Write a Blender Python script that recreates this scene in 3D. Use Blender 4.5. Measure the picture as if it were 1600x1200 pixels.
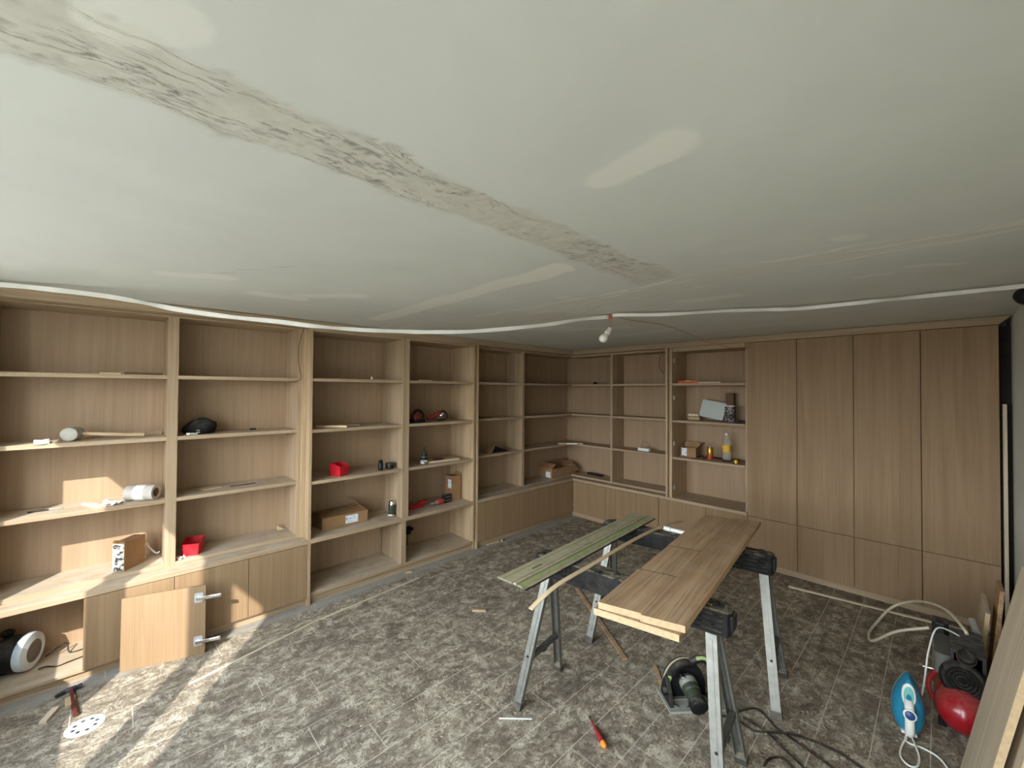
import bpy, math, random
import numpy as np
from mathutils import Vector, Matrix, Quaternion

# ------------------------------------------------------------------ clearing, camera, sky, sun, exposure
for o in list(bpy.data.objects): bpy.data.objects.remove(o, do_unlink=True)
SC = bpy.context.scene
COL = SC.collection
random.seed(7)
RAD = math.radians

cam_d = bpy.data.cameras.new('camera'); cam = bpy.data.objects.new('camera', cam_d); COL.objects.link(cam)
cam_d.sensor_fit = 'HORIZONTAL'; cam_d.sensor_width = 36.0
cam_d.lens = 36.0 * 643.63 / 1600.0
cam_d.clip_start = 0.02; cam_d.clip_end = 100
def camera_matrix(yaw, pitch, roll, loc):
    cy, sy, cp, sp = math.cos(yaw), math.sin(yaw), math.cos(pitch), math.sin(pitch)
    f = Vector((-sy*cp, cy*cp, sp)); r = Vector((cy, sy, 0)); u = r.cross(f)
    cr, sr = math.cos(roll), math.sin(roll)
    r2 = cr*r + sr*u; u2 = -sr*r + cr*u
    m = Matrix((r2, u2, -f)).transposed().to_4x4(); m.translation = loc
    return m
cam.matrix_world = camera_matrix(RAD(46.0345), RAD(0.8481), RAD(0.3213), Vector((0, 0, 1.75)))
SC.camera = cam

SUN_DIR = Vector((-0.829, 0.559, -0.68))
sun_d = bpy.data.lights.new('sun', 'SUN'); sun = bpy.data.objects.new('sun', sun_d); COL.objects.link(sun)
sun_d.energy = 8.0; sun_d.angle = RAD(0.6); sun_d.color = (1.0, 0.98, 0.94)
sun.rotation_mode = 'QUATERNION'; sun.rotation_quaternion = SUN_DIR.to_track_quat('-Z', 'Y'); sun.location = (3, -4, 5)

WORLD = bpy.data.worlds.new('sky'); SC.world = WORLD; WORLD.use_nodes = True
wn = WORLD.node_tree; wn.nodes.clear()
w_out = wn.nodes.new('ShaderNodeOutputWorld'); w_bg = wn.nodes.new('ShaderNodeBackground')
w_tc = wn.nodes.new('ShaderNodeTexCoord'); w_sep = wn.nodes.new('ShaderNodeSeparateXYZ'); w_rmp = wn.nodes.new('ShaderNodeValToRGB')
w_map = wn.nodes.new('ShaderNodeMapRange')
w_map.inputs['From Min'].default_value = -1; w_map.inputs['From Max'].default_value = 1
e = w_rmp.color_ramp.elements
e[0].position = 0.0; e[0].color = (0.10, 0.10, 0.09, 1)         # ground outside
e[1].position = 1.0; e[1].color = (0.74, 0.93, 1.16, 1)
x = e.new(0.47); x.color = (0.17, 0.17, 0.16, 1)
x = e.new(0.53); x.color = (0.97, 1.05, 1.10, 1)
wn.links.new(w_tc.outputs['Generated'], w_sep.inputs[0]); wn.links.new(w_sep.outputs['Z'], w_map.inputs['Value'])
wn.links.new(w_map.outputs[0], w_rmp.inputs[0]); wn.links.new(w_rmp.outputs[0], w_bg.inputs['Color'])
w_bg.inputs['Strength'].default_value = 14.0
wn.links.new(w_bg.outputs[0], w_out.inputs['Surface'])

# the sky reaches the room through the rear window and the added door: a sampling portal in each
por_d = bpy.data.lights.new('window_portal', 'AREA'); por = bpy.data.objects.new('window_portal', por_d); COL.objects.link(por)
por_d.shape = 'RECTANGLE'; por_d.size = 2.27; por_d.size_y = 1.55; por_d.cycles.is_portal = True
por.location = (-2.055, -0.93, 1.487); por.rotation_euler = (RAD(90), 0, 0)
por2 = bpy.data.objects.new('window_portal', por_d.copy()); COL.objects.link(por2); por2.data.size = 0.89; por2.data.size_y = 2.22  # portal of the added glazed door
por2.location = (-0.175, -0.93, 1.15); por2.rotation_euler = (RAD(90), 0, 0)

vs = SC.view_settings
SC.display_settings.display_device = 'sRGB'
vs.view_transform = 'Standard'; vs.look = 'None'; vs.gamma = 1.0; vs.exposure = 0.23; vs.use_curve_mapping = False
SC.cycles.max_bounces = 14; SC.cycles.diffuse_bounces = 10; SC.cycles.use_denoising = True
SC.cycles.sample_clamp_indirect = 8.0

# ------------------------------------------------------------------ materials
def lin(c):
    return tuple(((v/255.0)/12.92 if v/255.0 <= 0.04045 else ((v/255.0+0.055)/1.055)**2.4) for v in c) + (1.0,)
class NT:
    def __init__(s, name):
        s.m = bpy.data.materials.new(name); s.m.use_nodes = True; s.t = s.m.node_tree; s.t.nodes.clear()
        s.out = s.n('ShaderNodeOutputMaterial'); s.b = s.n('ShaderNodeBsdfPrincipled'); s.l(s.b.outputs[0], s.out.inputs[0])
    def n(s, k, **kw):
        o = s.t.nodes.new(k)
        for a, v in kw.items(): setattr(o, a, v)
        return o
    def l(s, a, b): s.t.links.new(a, b)
    def coord(s, kind='Object'):
        return s.n('ShaderNodeTexCoord').outputs[kind]
    def pos(s): return s.n('ShaderNodeNewGeometry').outputs['Position']
    def mapping(s, v, scale=(1,1,1), rot=(0,0,0), loc=None):
        o = s.n('ShaderNodeMapping'); s.l(v, o.inputs['Vector']); o.inputs['Scale'].default_value = scale; o.inputs['Rotation'].default_value = rot
        if loc is not None: s.l(loc, o.inputs['Location'])
        return o.outputs[0]
    def noise(s, v, scale, detail=4, rough=0.5, dist=0.0):
        o = s.n('ShaderNodeTexNoise'); s.l(v, o.inputs['Vector']); o.inputs['Scale'].default_value = scale
        o.inputs['Detail'].default_value = detail; o.inputs['Roughness'].default_value = rough; o.inputs['Distortion'].default_value = dist
        return o.outputs[0]
    def ramp(s, v, stops):
        o = s.n('ShaderNodeValToRGB'); s.l(v, o.inputs[0]); el = o.color_ramp.elements
        while len(el) < len(stops): el.new(0.5)
        for q, (p, c) in zip(el, stops):
            q.position = p; q.color = c if isinstance(c, tuple) else (c, c, c, 1)
        return o.outputs[0]
    def mix(s, f, a, b, mode='MIX'):
        o = s.n('ShaderNodeMix', data_type='RGBA', blend_type=mode)
        for v, i in ((f, 0), (a, 6), (b, 7)):
            if isinstance(v, (int, float)): o.inputs[i].default_value = v
            elif isinstance(v, tuple): o.inputs[i].default_value = v
            else: s.l(v, o.inputs[i])
        return o.outputs[2]
    def math(s, op, a, b=0.0, c=None, clamp=False):
        o = s.n('ShaderNodeMath', operation=op, use_clamp=clamp)
        for i, v in enumerate((a, b) if c is None else (a, b, c)):
            if isinstance(v, (int, float)): o.inputs[i].default_value = v
            else: s.l(v, o.inputs[i])
        return o.outputs[0]
    def bump(s, h, strength=0.3, dist=0.002):
        o = s.n('ShaderNodeBump'); o.inputs['Strength'].default_value = strength; o.inputs['Distance'].default_value = dist
        s.l(h, o.inputs['Height']); s.l(o.outputs[0], s.b.inputs['Normal'])
    def set(s, **kw):
        for k, v in kw.items():
            i = s.b.inputs[k.replace('_', ' ')]
            if isinstance(v, (int, float, tuple)): i.default_value = v
            else: s.l(v, i)
        return s

MATS = {}
def pm(name, rgb, rough=0.6, var=0.18, scale=12.0, metallic=0.0, bump=0.0, spec=0.4, dust=0.0, coat=0.0):
    """plain procedural material: a colour broken up by noise, optional dust on upward faces"""
    if name in MATS: return MATS[name]
    t = NT(name); c = lin(rgb)
    nz = t.noise(t.coord(), scale, 5, 0.55)
    lo = tuple(v*(1-var) for v in c[:3]) + (1,); hi = tuple(min(1, v*(1+var)) for v in c[:3]) + (1,)
    colr = t.ramp(nz, [(0.3, lo), (0.7, hi)])
    if dust:
        g = t.n('ShaderNodeNewGeometry'); sp = t.n('ShaderNodeSeparateXYZ'); t.l(g.outputs['Normal'], sp.inputs[0])
        up = t.math('MULTIPLY', t.math('MAXIMUM', sp.outputs['Z'], 0.0), dust)
        up = t.math('MULTIPLY', up, t.ramp(t.noise(t.pos(), 22, 5, 0.6, 0.6), [(0.35, 0.0), (0.62, 1.0)]))
        colr = t.mix(up, colr, lin((176, 164, 142)))
    t.set(Base_Color=colr, Roughness=rough, Metallic=metallic)
    t.b.inputs['Specular IOR Level'].default_value = spec
    t.b.inputs['Coat Weight'].default_value = coat
    if bump: t.bump(t.noise(t.coord(), scale*6, 4), bump, 0.002)
    MATS[name] = t.m
    return t.m

def oak(axis='Z', dark=(155,131,103), light=(180,157,128), name=None, dusty=0.0, pores=0.35, fine=1.0):
    key = name or ('oak_' + axis.lower())
    if key in MATS: return MATS[key]
    t = NT(key)
    oi = t.n('ShaderNodeObjectInfo'); vm = t.n('ShaderNodeVectorMath', operation='SCALE')
    cmb = t.n('ShaderNodeCombineXYZ')
    for i in range(3): t.l(oi.outputs['Random'], cmb.inputs[i])
    t.l(cmb.outputs[0], vm.inputs[0]); vm.inputs['Scale'].default_value = 17.0
    def sc(a, b): return {'X': (b, a, a), 'Y': (a, b, a), 'Z': (a, a, b)}[axis]
    v1 = t.mapping(t.coord(), sc(9*fine, 0.55), loc=vm.outputs[0])
    v2 = t.mapping(t.coord(), sc(150*fine, 3.0), loc=vm.outputs[0])
    v3 = t.mapping(t.coord(), sc(40*fine, 0.9), loc=vm.outputs[0])
    broad = t.noise(v1, 1.0, 4, 0.55, 1.2)
    med = t.noise(v3, 1.0, 3, 0.5, 0.6)
    pore = t.noise(v2, 1.0, 2, 0.5)
    col = t.ramp(t.math('ADD', t.math('MULTIPLY', broad, 0.55), t.math('MULTIPLY', med, 0.45)), [(0.36, lin(dark)), (0.62, lin(light))])
    pf = t.math('MULTIPLY', t.ramp(pore, [(0.34, 1.0), (0.48, 0.0)]), pores)
    col = t.mix(pf, col, tuple(v*0.62 for v in lin(dark)[:3]) + (1,))
    if dusty:
        g = t.n('ShaderNodeNewGeometry'); sp = t.n('ShaderNodeSeparateXYZ'); t.l(g.outputs['Normal'], sp.inputs[0])
        up = t.math('MULTIPLY', t.math('MAXIMUM', sp.outputs['Z'], 0.0), dusty)
        up = t.math('MULTIPLY', up, t.ramp(t.noise(t.pos(), 7, 5, 0.6, 0.8), [(0.3, 0.15), (0.7, 1.0)]))
        col = t.mix(up, col, lin((196, 186, 168)))
    t.set(Base_Color=col, Roughness=0.62); t.b.inputs['Specular IOR Level'].default_value = 0.3
    t.bump(pore, 0.12, 0.001)
    MATS[key] = t.m
    return t.m

# ------------------------------------------------------------------ mesh helpers
def frame(loc=(0,0,0), x=None, z=None, rot=None):
    """matrix with given origin; x axis and (roughly) z axis directions, or an euler"""
    if rot is not None:
        m = Matrix.Rotation(rot[2], 4, 'Z') @ Matrix.Rotation(rot[1], 4, 'Y') @ Matrix.Rotation(rot[0], 4, 'X')
    else:
        X = Vector(x or (1,0,0)).normalized(); Z = Vector(z or (0,0,1))
        Y = Z.cross(X).normalized(); Z = X.cross(Y)
        m = Matrix((X, Y, Z)).transposed().to_4x4()
    m.translation = Vector(loc); return m
def along(a, b):
    """matrix at a with its z axis pointing to b"""
    d = (Vector(b)-Vector(a)).normalized(); q = d.to_track_quat('Z', 'Y')
    m = q.to_matrix().to_4x4(); m.translation = Vector(a); return m

class G:
    def __init__(s, org=(0,0,0), M=None):
        s.v = []; s.f = []; s.mi = []; s.org = Vector(org); s.M = M
    def add(s, verts, faces, m=0, M=None):
        k = len(s.v)
        for p in verts:
            p = Vector(p)
            if M is not None: p = M @ p
            if s.M is not None: p = s.M @ p
            s.v.append(tuple(p - s.org))
        for f in faces: s.f.append(tuple(i+k for i in f)); s.mi.append(m)
        return s
    def box(s, x0, x1, y0, y1, z0, z1, m=0, M=None):
        if x0 > x1: x0, x1 = x1, x0
        if y0 > y1: y0, y1 = y1, y0
        if z0 > z1: z0, z1 = z1, z0
        v = [(x0,y0,z0),(x1,y0,z0),(x1,y1,z0),(x0,y1,z0),(x0,y0,z1),(x1,y0,z1),(x1,y1,z1),(x0,y1,z1)]
        return s.add(v, [(0,3,2,1),(4,5,6,7),(0,1,5,4),(1,2,6,5),(2,3,7,6),(3,0,4,7)], m, M)
    def rbox(s, x0, x1, y0, y1, z0, z1, c, m=0, M=None):
        """box with its four vertical (z) edges rounded by c"""
        pts = []
        for cx, cy, a0 in ((x1-c,y1-c,0),(x0+c,y1-c,90),(x0+c,y0+c,180),(x1-c,y0+c,270)):
            for k in range(4):
                a = RAD(a0+30*k); pts.append((cx+c*math.cos(a), cy+c*math.sin(a)))
        return s.prism(pts, z0, z1, m, M)
    def prism(s, poly, z0, z1, m=0, M=None):
        n = len(poly)
        v = [(p[0],p[1],z0) for p in poly] + [(p[0],p[1],z1) for p in poly]
        f = [tuple(reversed(range(n))), tuple(range(n,2*n))] + [(i,(i+1)%n,n+(i+1)%n,n+i) for i in range(n)]
        return s.add(v, f, m, M)
    def loft(s, rings, m=0, M=None, cap=True, closed=True):
        n = len(rings[0]); v = [p for r in rings for p in r]; f = []
        for k in range(len(rings)-1):
            for i in range(n if closed else n-1):
                j = (i+1) % n; f.append((k*n+i, k*n+j, (k+1)*n+j, (k+1)*n+i))
        if cap: f += [tuple(reversed(range(n))), tuple(range((len(rings)-1)*n, len(rings)*n))]
        return s.add(v, f, m, M)
    def lathe(s, prof, n=20, m=0, M=None, sx=1.0, sy=1.0):
        rings = [[(max(r,1e-5)*sx*math.cos(2*math.pi*i/n), max(r,1e-5)*sy*math.sin(2*math.pi*i/n), z) for i in range(n)] for r, z in prof]
        return s.loft(rings, m, M)
    def cyl(s, a, b, r, n=16, m=0, r2=None):
        L = (Vector(b)-Vector(a)).length
        return s.lathe([(r,0),(r if r2 is None else r2, L)], n, m, along(a, b))
    def tube(s, pts, r, n=8, m=0, flat=None, radii=None):
        P = [Vector(p) for p in pts]; rings = []; prev = None
        for i, p in enumerate(P):
            t = (P[min(i+1,len(P)-1)] - P[max(i-1,0)]).normalized()
            if prev is None:
                a = Vector((0,0,1)) if abs(t.z) < 0.9 else Vector((1,0,0))
                prev = (a - t*a.dot(t)).normalized()
            else:
                prev = (prev - t*prev.dot(t)).normalized()
            b = t.cross(prev); rr = r if radii is None else radii[i]; fl = 1.0 if flat is None else flat
            rings.append([p + prev*(rr*fl*math.cos(2*math.pi*k/n)) + b*(rr*math.sin(2*math.pi*k/n)) for k in range(n)])
        return s.loft(rings, m)
    def ball(s, c, r, n=14, m=0, sz=1.0, M=None):
        pr = [(r*math.sin(math.pi*k/10), -r*sz*math.cos(math.pi*k/10)) for k in range(11)]
        T = Matrix.Translation(Vector(c))
        return s.lathe(pr, n, m, T if M is None else M @ T)
    def build(s, name, mats, parent=None, smooth=False, bevel=0.0, angle=40):
        me = bpy.data.meshes.new(name); me.from_pydata(s.v, [], s.f)
        for mt in (mats if isinstance(mats, (list, tuple)) else [mats]): me.materials.append(mt)
        me.polygons.foreach_set('material_index', s.mi)
        if smooth:
            me.polygons.foreach_set('use_smooth', [True]*len(s.f)); me.set_sharp_from_angle(angle=RAD(angle))
        me.update()
        o = bpy.data.objects.new(name, me); COL.objects.link(o)
        if parent is not None: o.parent = parent
        if bevel:
            b = o.modifiers.new('bevel', 'BEVEL'); b.width = bevel; b.segments = 2; b.limit_method = 'ANGLE'
        return o
def spline(pts, n=8):
    P = [Vector(p) for p in pts]; out = []
    for i in range(len(P)-1):
        a, b, c, d = P[max(i-1,0)], P[i], P[i+1], P[min(i+2,len(P)-1)]
        for k in range(n):
            t = k/n
            out.append(0.5*((2*b)+(c-a)*t+(2*a-5*b+4*c-d)*t*t+(3*b-a-3*c+d)*t**3))
    out.append(P[-1]); return out
def tag(o, label, cat, group=None, kind=None):
    o['label'] = label; o['category'] = cat
    if group: o['group'] = group
    if kind: o['kind'] = kind
    return o
def thing(name, label, cat, loc=(0,0,0), rot=(0,0,0), group=None):
    o = bpy.data.objects.new(name, None); COL.objects.link(o); o.empty_display_size = 0.05
    o.location = loc; o.rotation_euler = rot
    return tag(o, label, cat, group)
def struct(o): o['kind'] = 'structure'; return o
def copy_tree(o, parent=None):
    c = o.copy(); COL.objects.link(c)
    if parent is not None: c.parent = parent
    for ch in list(o.children): copy_tree(ch, c)
    return c
# ------------------------------------------------------------------ room shell
H = 2.31
X_LEFT, X_RIGHT, Y_REAR, Y_BACK = -3.99, 0.37, -0.75, 5.03
XB, YB = -3.545, 4.605          # fronts of base cabinets and deep units
XU, YU = -3.655, 4.715          # fronts of the recessed upper bookcases
XK, YK = -3.96, 5.0             # back panels

M_plaster = pm('wall_plaster', (212, 212, 202), 0.85, 0.05, 3.0, bump=0.08)
def wall(name, x0, x1, y0, y1, z0=0.0, z1=H): return struct(G().box(x0, x1, y0, y1, z0, z1).build(name, M_plaster))
wall('wall_left', X_LEFT-0.15, X_LEFT, Y_REAR-0.2, Y_BACK+0.15)
wall('wall_back', X_LEFT, X_RIGHT+0.15, Y_BACK, Y_BACK+0.15)
wall('wall_right', X_RIGHT, X_RIGHT+0.15, Y_REAR-0.2, Y_BACK)
WX0, WX1, WZ0, WZ1 = -3.19, -0.92, 0.71, 2.265
VX0, VX1, VZ0 = -0.62, 0.27, 0.03  # opening for the added glazed door
g = G()
g.box(X_LEFT, WX0, Y_REAR-0.2, Y_REAR, 0, H).box(WX1, VX0, Y_REAR-0.2, Y_REAR, 0, H).box(VX1, X_RIGHT, Y_REAR-0.2, Y_REAR, 0, H)
g.box(WX0, WX1, Y_REAR-0.2, Y_REAR, 0, WZ0).box(WX0, WX1, Y_REAR-0.2, Y_REAR, WZ1, H)
g.box(VX0, VX1, Y_REAR-0.2, Y_REAR, 0, VZ0).box(VX0, VX1, Y_REAR-0.2, Y_REAR, WZ1, H)
struct(g.build('wall_rear', M_plaster))
# unseen wall added outside, beside the added glazed door, to keep the sun off it
struct(G().box(0.62, 0.85, -1.87, -0.96, -0.1, 3.5).build('added_sun_screen', M_plaster))
# window behind the camera: frame, two mullions, three panes
M_frame = pm('window_paint', (225, 225, 220), 0.5, 0.04)
t = NT('window_glass'); mx = t.n('ShaderNodeMixShader'); tr = t.n('ShaderNodeBsdfTransparent'); gl = t.n('ShaderNodeBsdfGlossy')
gl.inputs['Roughness'].default_value = 0.02; mx.inputs[0].default_value = 0.06
t.l(tr.outputs[0], mx.inputs[1]); t.l(gl.outputs[0], mx.inputs[2]); t.l(mx.outputs[0], t.out.inputs[0])
win = bpy.data.objects.new('window_1', None); COL.objects.link(win); struct(win); win.location = (0, 0, 0)
YW = -0.85
g = G()
for xc in (-2.314, -1.477): g.box(xc-0.04, xc+0.04, YW-0.0625, YW+0.0625, WZ0+0.01, WZ1-0.01)
g.box(WX0, WX1, YW-0.03, YW+0.03, WZ0, WZ0+0.012).box(WX0, WX1, YW-0.03, YW+0.03, WZ1-0.012, WZ1)
g.build('window_frame', M_frame, win)
for a, b in ((WX0, -2.354), (-2.274, -1.517), (-1.437, WX1)):
    G().box(a, b, YW-0.003, YW+0.003, WZ0+0.012, WZ1-0.012).build('pane', t.m, win)

win = bpy.data.objects.new('added_fill_door', None); COL.objects.link(win); struct(win)  # unseen glazed door, added to even out the light in the room
g = G().box(VX0, VX0+0.04, YW-0.03, YW+0.03, VZ0, WZ1).box(VX1-0.04, VX1, YW-0.03, YW+0.03, VZ0, WZ1).box(VX0+0.04, VX1-0.04, YW-0.03, YW+0.03, VZ0, VZ0+0.04).box(VX0+0.04, VX1-0.04, YW-0.03, YW+0.03, WZ1-0.04, WZ1)
g.build('window_frame', M_frame, win); G().box(VX0+0.04, VX1-0.04, YW-0.003, YW+0.003, VZ0+0.04, WZ1-0.04).build('pane', t.m, win)

# ---- floor: dust base with plank tiles laid on it
t = NT('floor_dust'); c = t.ramp(t.noise(t.pos(), 7, 6, 0.7), [(0.32, lin((140, 128, 112))), (0.44, lin((196, 186, 168))), (0.7, lin((222, 214, 198)))])
t.set(Base_Color=c, Roughness=0.95); M_dust = t.m
floor = struct(G().box(X_LEFT, X_RIGHT, Y_REAR-0.2, Y_BACK, -0.1, -0.0012).build('floor', M_dust))

t = NT('tile_sawdust')
P = t.pos()
oi = t.n('ShaderNodeObjectInfo')
gr = t.noise(t.mapping(P, (38, 3.2, 1)), 1.0, 4, 0.55, 1.0)
base = t.ramp(gr, [(0.3, lin((58, 47, 37))), (0.5, lin((78, 64, 52))), (0.72, lin((100, 86, 71)))])
base = t.mix(t.math('MULTIPLY', oi.outputs['Random'], 0.4), base, lin((74, 62, 52)))
# trodden and swept sawdust: clumps, curled streaks at two scales, thin scratches, swept-clean patches
def warped(scale, amt):
    w = t.n('ShaderNodeTexNoise'); t.l(P, w.inputs['Vector']); w.inputs['Scale'].default_value = scale; w.inputs['Detail'].default_value = 2
    q = t.n('ShaderNodeVectorMath', operation='MULTIPLY_ADD'); t.l(w.outputs[1], q.inputs[0]); q.inputs[1].default_value = (amt, amt, 0); t.l(P, q.inputs[2])
    return q.outputs[0]
V1, V2 = warped(3.0, 0.30), warped(5.5, 0.16)
clump = t.ramp(t.noise(t.mapping(V2, (20, 13, 1)), 1.0, 11, 0.76, 0.3), [(0.48, 0.0), (0.54, 1.0)])
st1 = t.ramp(t.noise(t.mapping(V1, (72, 15, 1), (0, 0, 0.55)), 1.0, 7, 0.70, 0.35), [(0.50, 0.0), (0.56, 1.0)])
st2 = t.ramp(t.noise(t.mapping(V2, (17, 80, 1), (0, 0, -0.35)), 1.0, 7, 0.70, 0.4), [(0.50, 0.0), (0.56, 1.0)])
st3 = t.ramp(t.noise(t.mapping(V1, (105, 36, 1), (0, 0, -1.1)), 1.0, 6, 0.72, 0.6), [(0.52, 0.0), (0.58, 1.0)])
pick = t.noise(t.mapping(P, (8.5, 8.5, 1)), 1.0, 3, 0.6, 1.2)
pk1 = t.ramp(pick, [(0.42, 1.0), (0.50, 0.0)]); pk2 = t.ramp(pick, [(0.46, 0.0), (0.54, 1.0)])
streak = t.math('MAXIMUM', t.math('MULTIPLY', st1, pk1), t.math('MULTIPLY', st2, pk2))
streak = t.math('MAXIMUM', streak, t.math('MULTIPLY', st3, 0.7))
r1 = t.math('ABSOLUTE', t.math('SUBTRACT', t.noise(t.mapping(V1, (8, 8, 1)), 1.0, 4, 0.6, 1.2), 0.5))
r2 = t.math('ABSOLUTE', t.math('SUBTRACT', t.noise(t.mapping(V2, (9, 24, 1), (0, 0, 1.1)), 1.0, 3, 0.6, 1.6), 0.5))
scratch = t.math('MAXIMUM', t.ramp(r1, [(0.0, 1.0), (0.012, 0.0)]), t.ramp(r2, [(0.0, 1.0), (0.013, 0.0)]))
r3 = t.math('ABSOLUTE', t.math('SUBTRACT', t.noise(t.mapping(V1, (17, 14, 1)), 1.0, 4, 0.62, 1.8), 0.5))
r4 = t.math('ABSOLUTE', t.math('SUBTRACT', t.noise(t.mapping(V2, (11, 32, 1), (0, 0, 0.35)), 1.0, 4, 0.62, 1.2), 0.5))
r5 = t.math('ABSOLUTE', t.math('SUBTRACT', t.noise(t.mapping(V2, (36, 10, 1), (0, 0, -0.2)), 1.0, 4, 0.62, 1.4), 0.5))
curl = t.math('MAXIMUM', t.ramp(r3, [(0.010, 1.0), (0.034, 0.0)]), t.math('MAXIMUM', t.ramp(r4, [(0.010, 1.0), (0.034, 0.0)]), t.ramp(r5, [(0.010, 1.0), (0.034, 0.0)])))
curl = t.math('MULTIPLY', curl, t.ramp(t.noise(t.mapping(P, (9, 9, 1)), 1.0, 3, 0.6, 0.5), [(0.40, 0.25), (0.58, 1.0)]))
swept = t.ramp(t.noise(t.mapping(V1, (5.5, 3.4, 1), (0, 0, 0.4)), 1.0, 4, 0.55, 0.9), [(0.40, 0.40), (0.47, 1.0)])
drift = t.ramp(t.noise(P, 1.3, 4, 0.55, 0.4), [(0.33, 0.55), (0.62, 1.0)])
d = t.math('MAXIMUM', t.math('MAXIMUM', t.math('MULTIPLY', clump, 0.42), t.math('MULTIPLY', streak, 0.62)), t.math('MULTIPLY', curl, 0.85))
d = t.math('MULTIPLY', t.math('MULTIPLY', d, drift), swept)
d = t.math('MAXIMUM', d, t.math('MULTIPLY', scratch, 0.55))
bright = t.math('MULTIPLY', t.math('MULTIPLY', clump, t.math('MAXIMUM', curl, t.math('MULTIPLY', streak, 0.5))), swept)
# even film of fine dust that nobody walked through along the plinths
sp = t.n('ShaderNodeSeparateXYZ'); t.l(P, sp.inputs[0])
edge = t.math('ADD', t.math('SUBTRACT', sp.outputs['X'], -3.585), t.math('MULTIPLY', t.noise(P, 6, 4, 0.6), 0.20))
film = t.ramp(edge, [(0.19, 1.0), (0.27, 0.0)])
dustc = t.ramp(t.noise(P, 60, 4, 0.6), [(0.3, lin((160, 145, 122))), (0.7, lin((202, 188, 164)))])
film0 = t.math('MULTIPLY_ADD', t.noise(P, 2.2, 5, 0.6), 0.36, 0.0)
col = t.mix(film0, base, lin((150, 141, 126)))
col = t.mix(d, col, dustc)
col = t.mix(t.math('MULTIPLY', bright, 0.7), col, lin((222, 212, 190)))
col = t.mix(t.math('MULTIPLY', film, 0.85), col, lin((158, 153, 143)))
t.set(Base_Color=col, Roughness=0.75); t.b.inputs['Specular IOR Level'].default_value = 0.2
t.bump(t.math('ADD', d, t.math('MULTIPLY', bright, 0.6)), 0.5, 0.004)
M_tile = t.m
PITCH, TLEN, GAP = 0.204, 1.21, 0.0042
full_tile = None
k0 = -6
for k in range(k0, 16):
    xa = -2.69 + k*PITCH; xb = xa + PITCH - GAP
    if xb < -3.95: continue
    xb = min(xb, X_RIGHT-0.002)
    if xb - xa < 0.02: continue
    off = 0.576 + 0.42*(k+1) + (0.06*((k*37) % 5 - 2))
    y = off - TLEN*math.ceil((off - (Y_REAR))/TLEN)
    while y < 5.02:
        ya, yb = max(y, Y_REAR+0.002), min(y+TLEN-GAP, 5.02)
        if yb - ya > 0.03:
            if abs(yb-ya-(TLEN-GAP)) < 1e-4 and abs(xb-xa-(PITCH-GAP)) < 1e-4:
                if full_tile is None:
                    o = G().box(0, PITCH-GAP, 0, TLEN-GAP, -0.009, 0.0).build('floor_tile', M_tile, floor); full_tile = o
                else:
                    o = full_tile.copy(); COL.objects.link(o)
                o.location = (xa, ya, 0)
            else:
                o = G().box(0, xb-xa, 0, yb-ya, -0.009, 0.0).build('floor_tile', M_tile, floor); o.location = (xa, ya, 0)
        y += TLEN

# ---- ceiling: skimmed plaster with filler patches and two rough seams, modelled as relief
rng = np.random.RandomState(3)
_tab = rng.rand(256, 256)
def vnoise(x, y):
    xi = np.floor(x).astype(int); yi = np.floor(y).astype(int); fx = x-xi; fy = y-yi
    fx = fx*fx*(3-2*fx); fy = fy*fy*(3-2*fy)
    a = _tab[xi & 255, yi & 255]; b = _tab[(xi+1) & 255, yi & 255]; c2 = _tab[xi & 255, (yi+1) & 255]; d2 = _tab[(xi+1) & 255, (yi+1) & 255]
    return (a*(1-fx)+b*fx)*(1-fy)+(c2*(1-fx)+d2*fx)*fy
def fbm(x, y, n=5, rough=0.5):
    s = 0; a = 1; tot = 0
    for i in range(n):
        s = s + a*vnoise(x*2**i+17.3*i, y*2**i+5.1*i); tot += a; a *= rough
    return s/tot
def sstep(a, b, x):
    t_ = np.clip((x-a)/(b-a), 0, 1); return t_*t_*(3-2*t_)
step = 0.0125
cx = np.arange(X_LEFT, X_RIGHT+step, step); cx[-1] = X_RIGHT
cyy = np.arange(Y_REAR, Y_BACK+step, step); cyy[-1] = Y_BACK
CX, CY = np.meshgrid(cx, cyy, indexing='ij')
wob = (fbm(CX*6, CY*6, 4)-0.5)*0.09; wob2 = (fbm(CX*5+40, CY*5+9, 4)-0.5)*0.09
def capsule(ax, ay, bx, by, r):
    dx, dy = bx-ax, by-ay; L2 = dx*dx+dy*dy+1e-9
    t_ = np.clip(((CX-ax)*dx+(CY-ay)*dy)/L2, 0, 1)
    return r - np.hypot(CX-ax-t_*dx+wob*0.6, CY-ay-t_*dy+wob2*0.6)
patch = np.zeros_like(CX)
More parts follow.
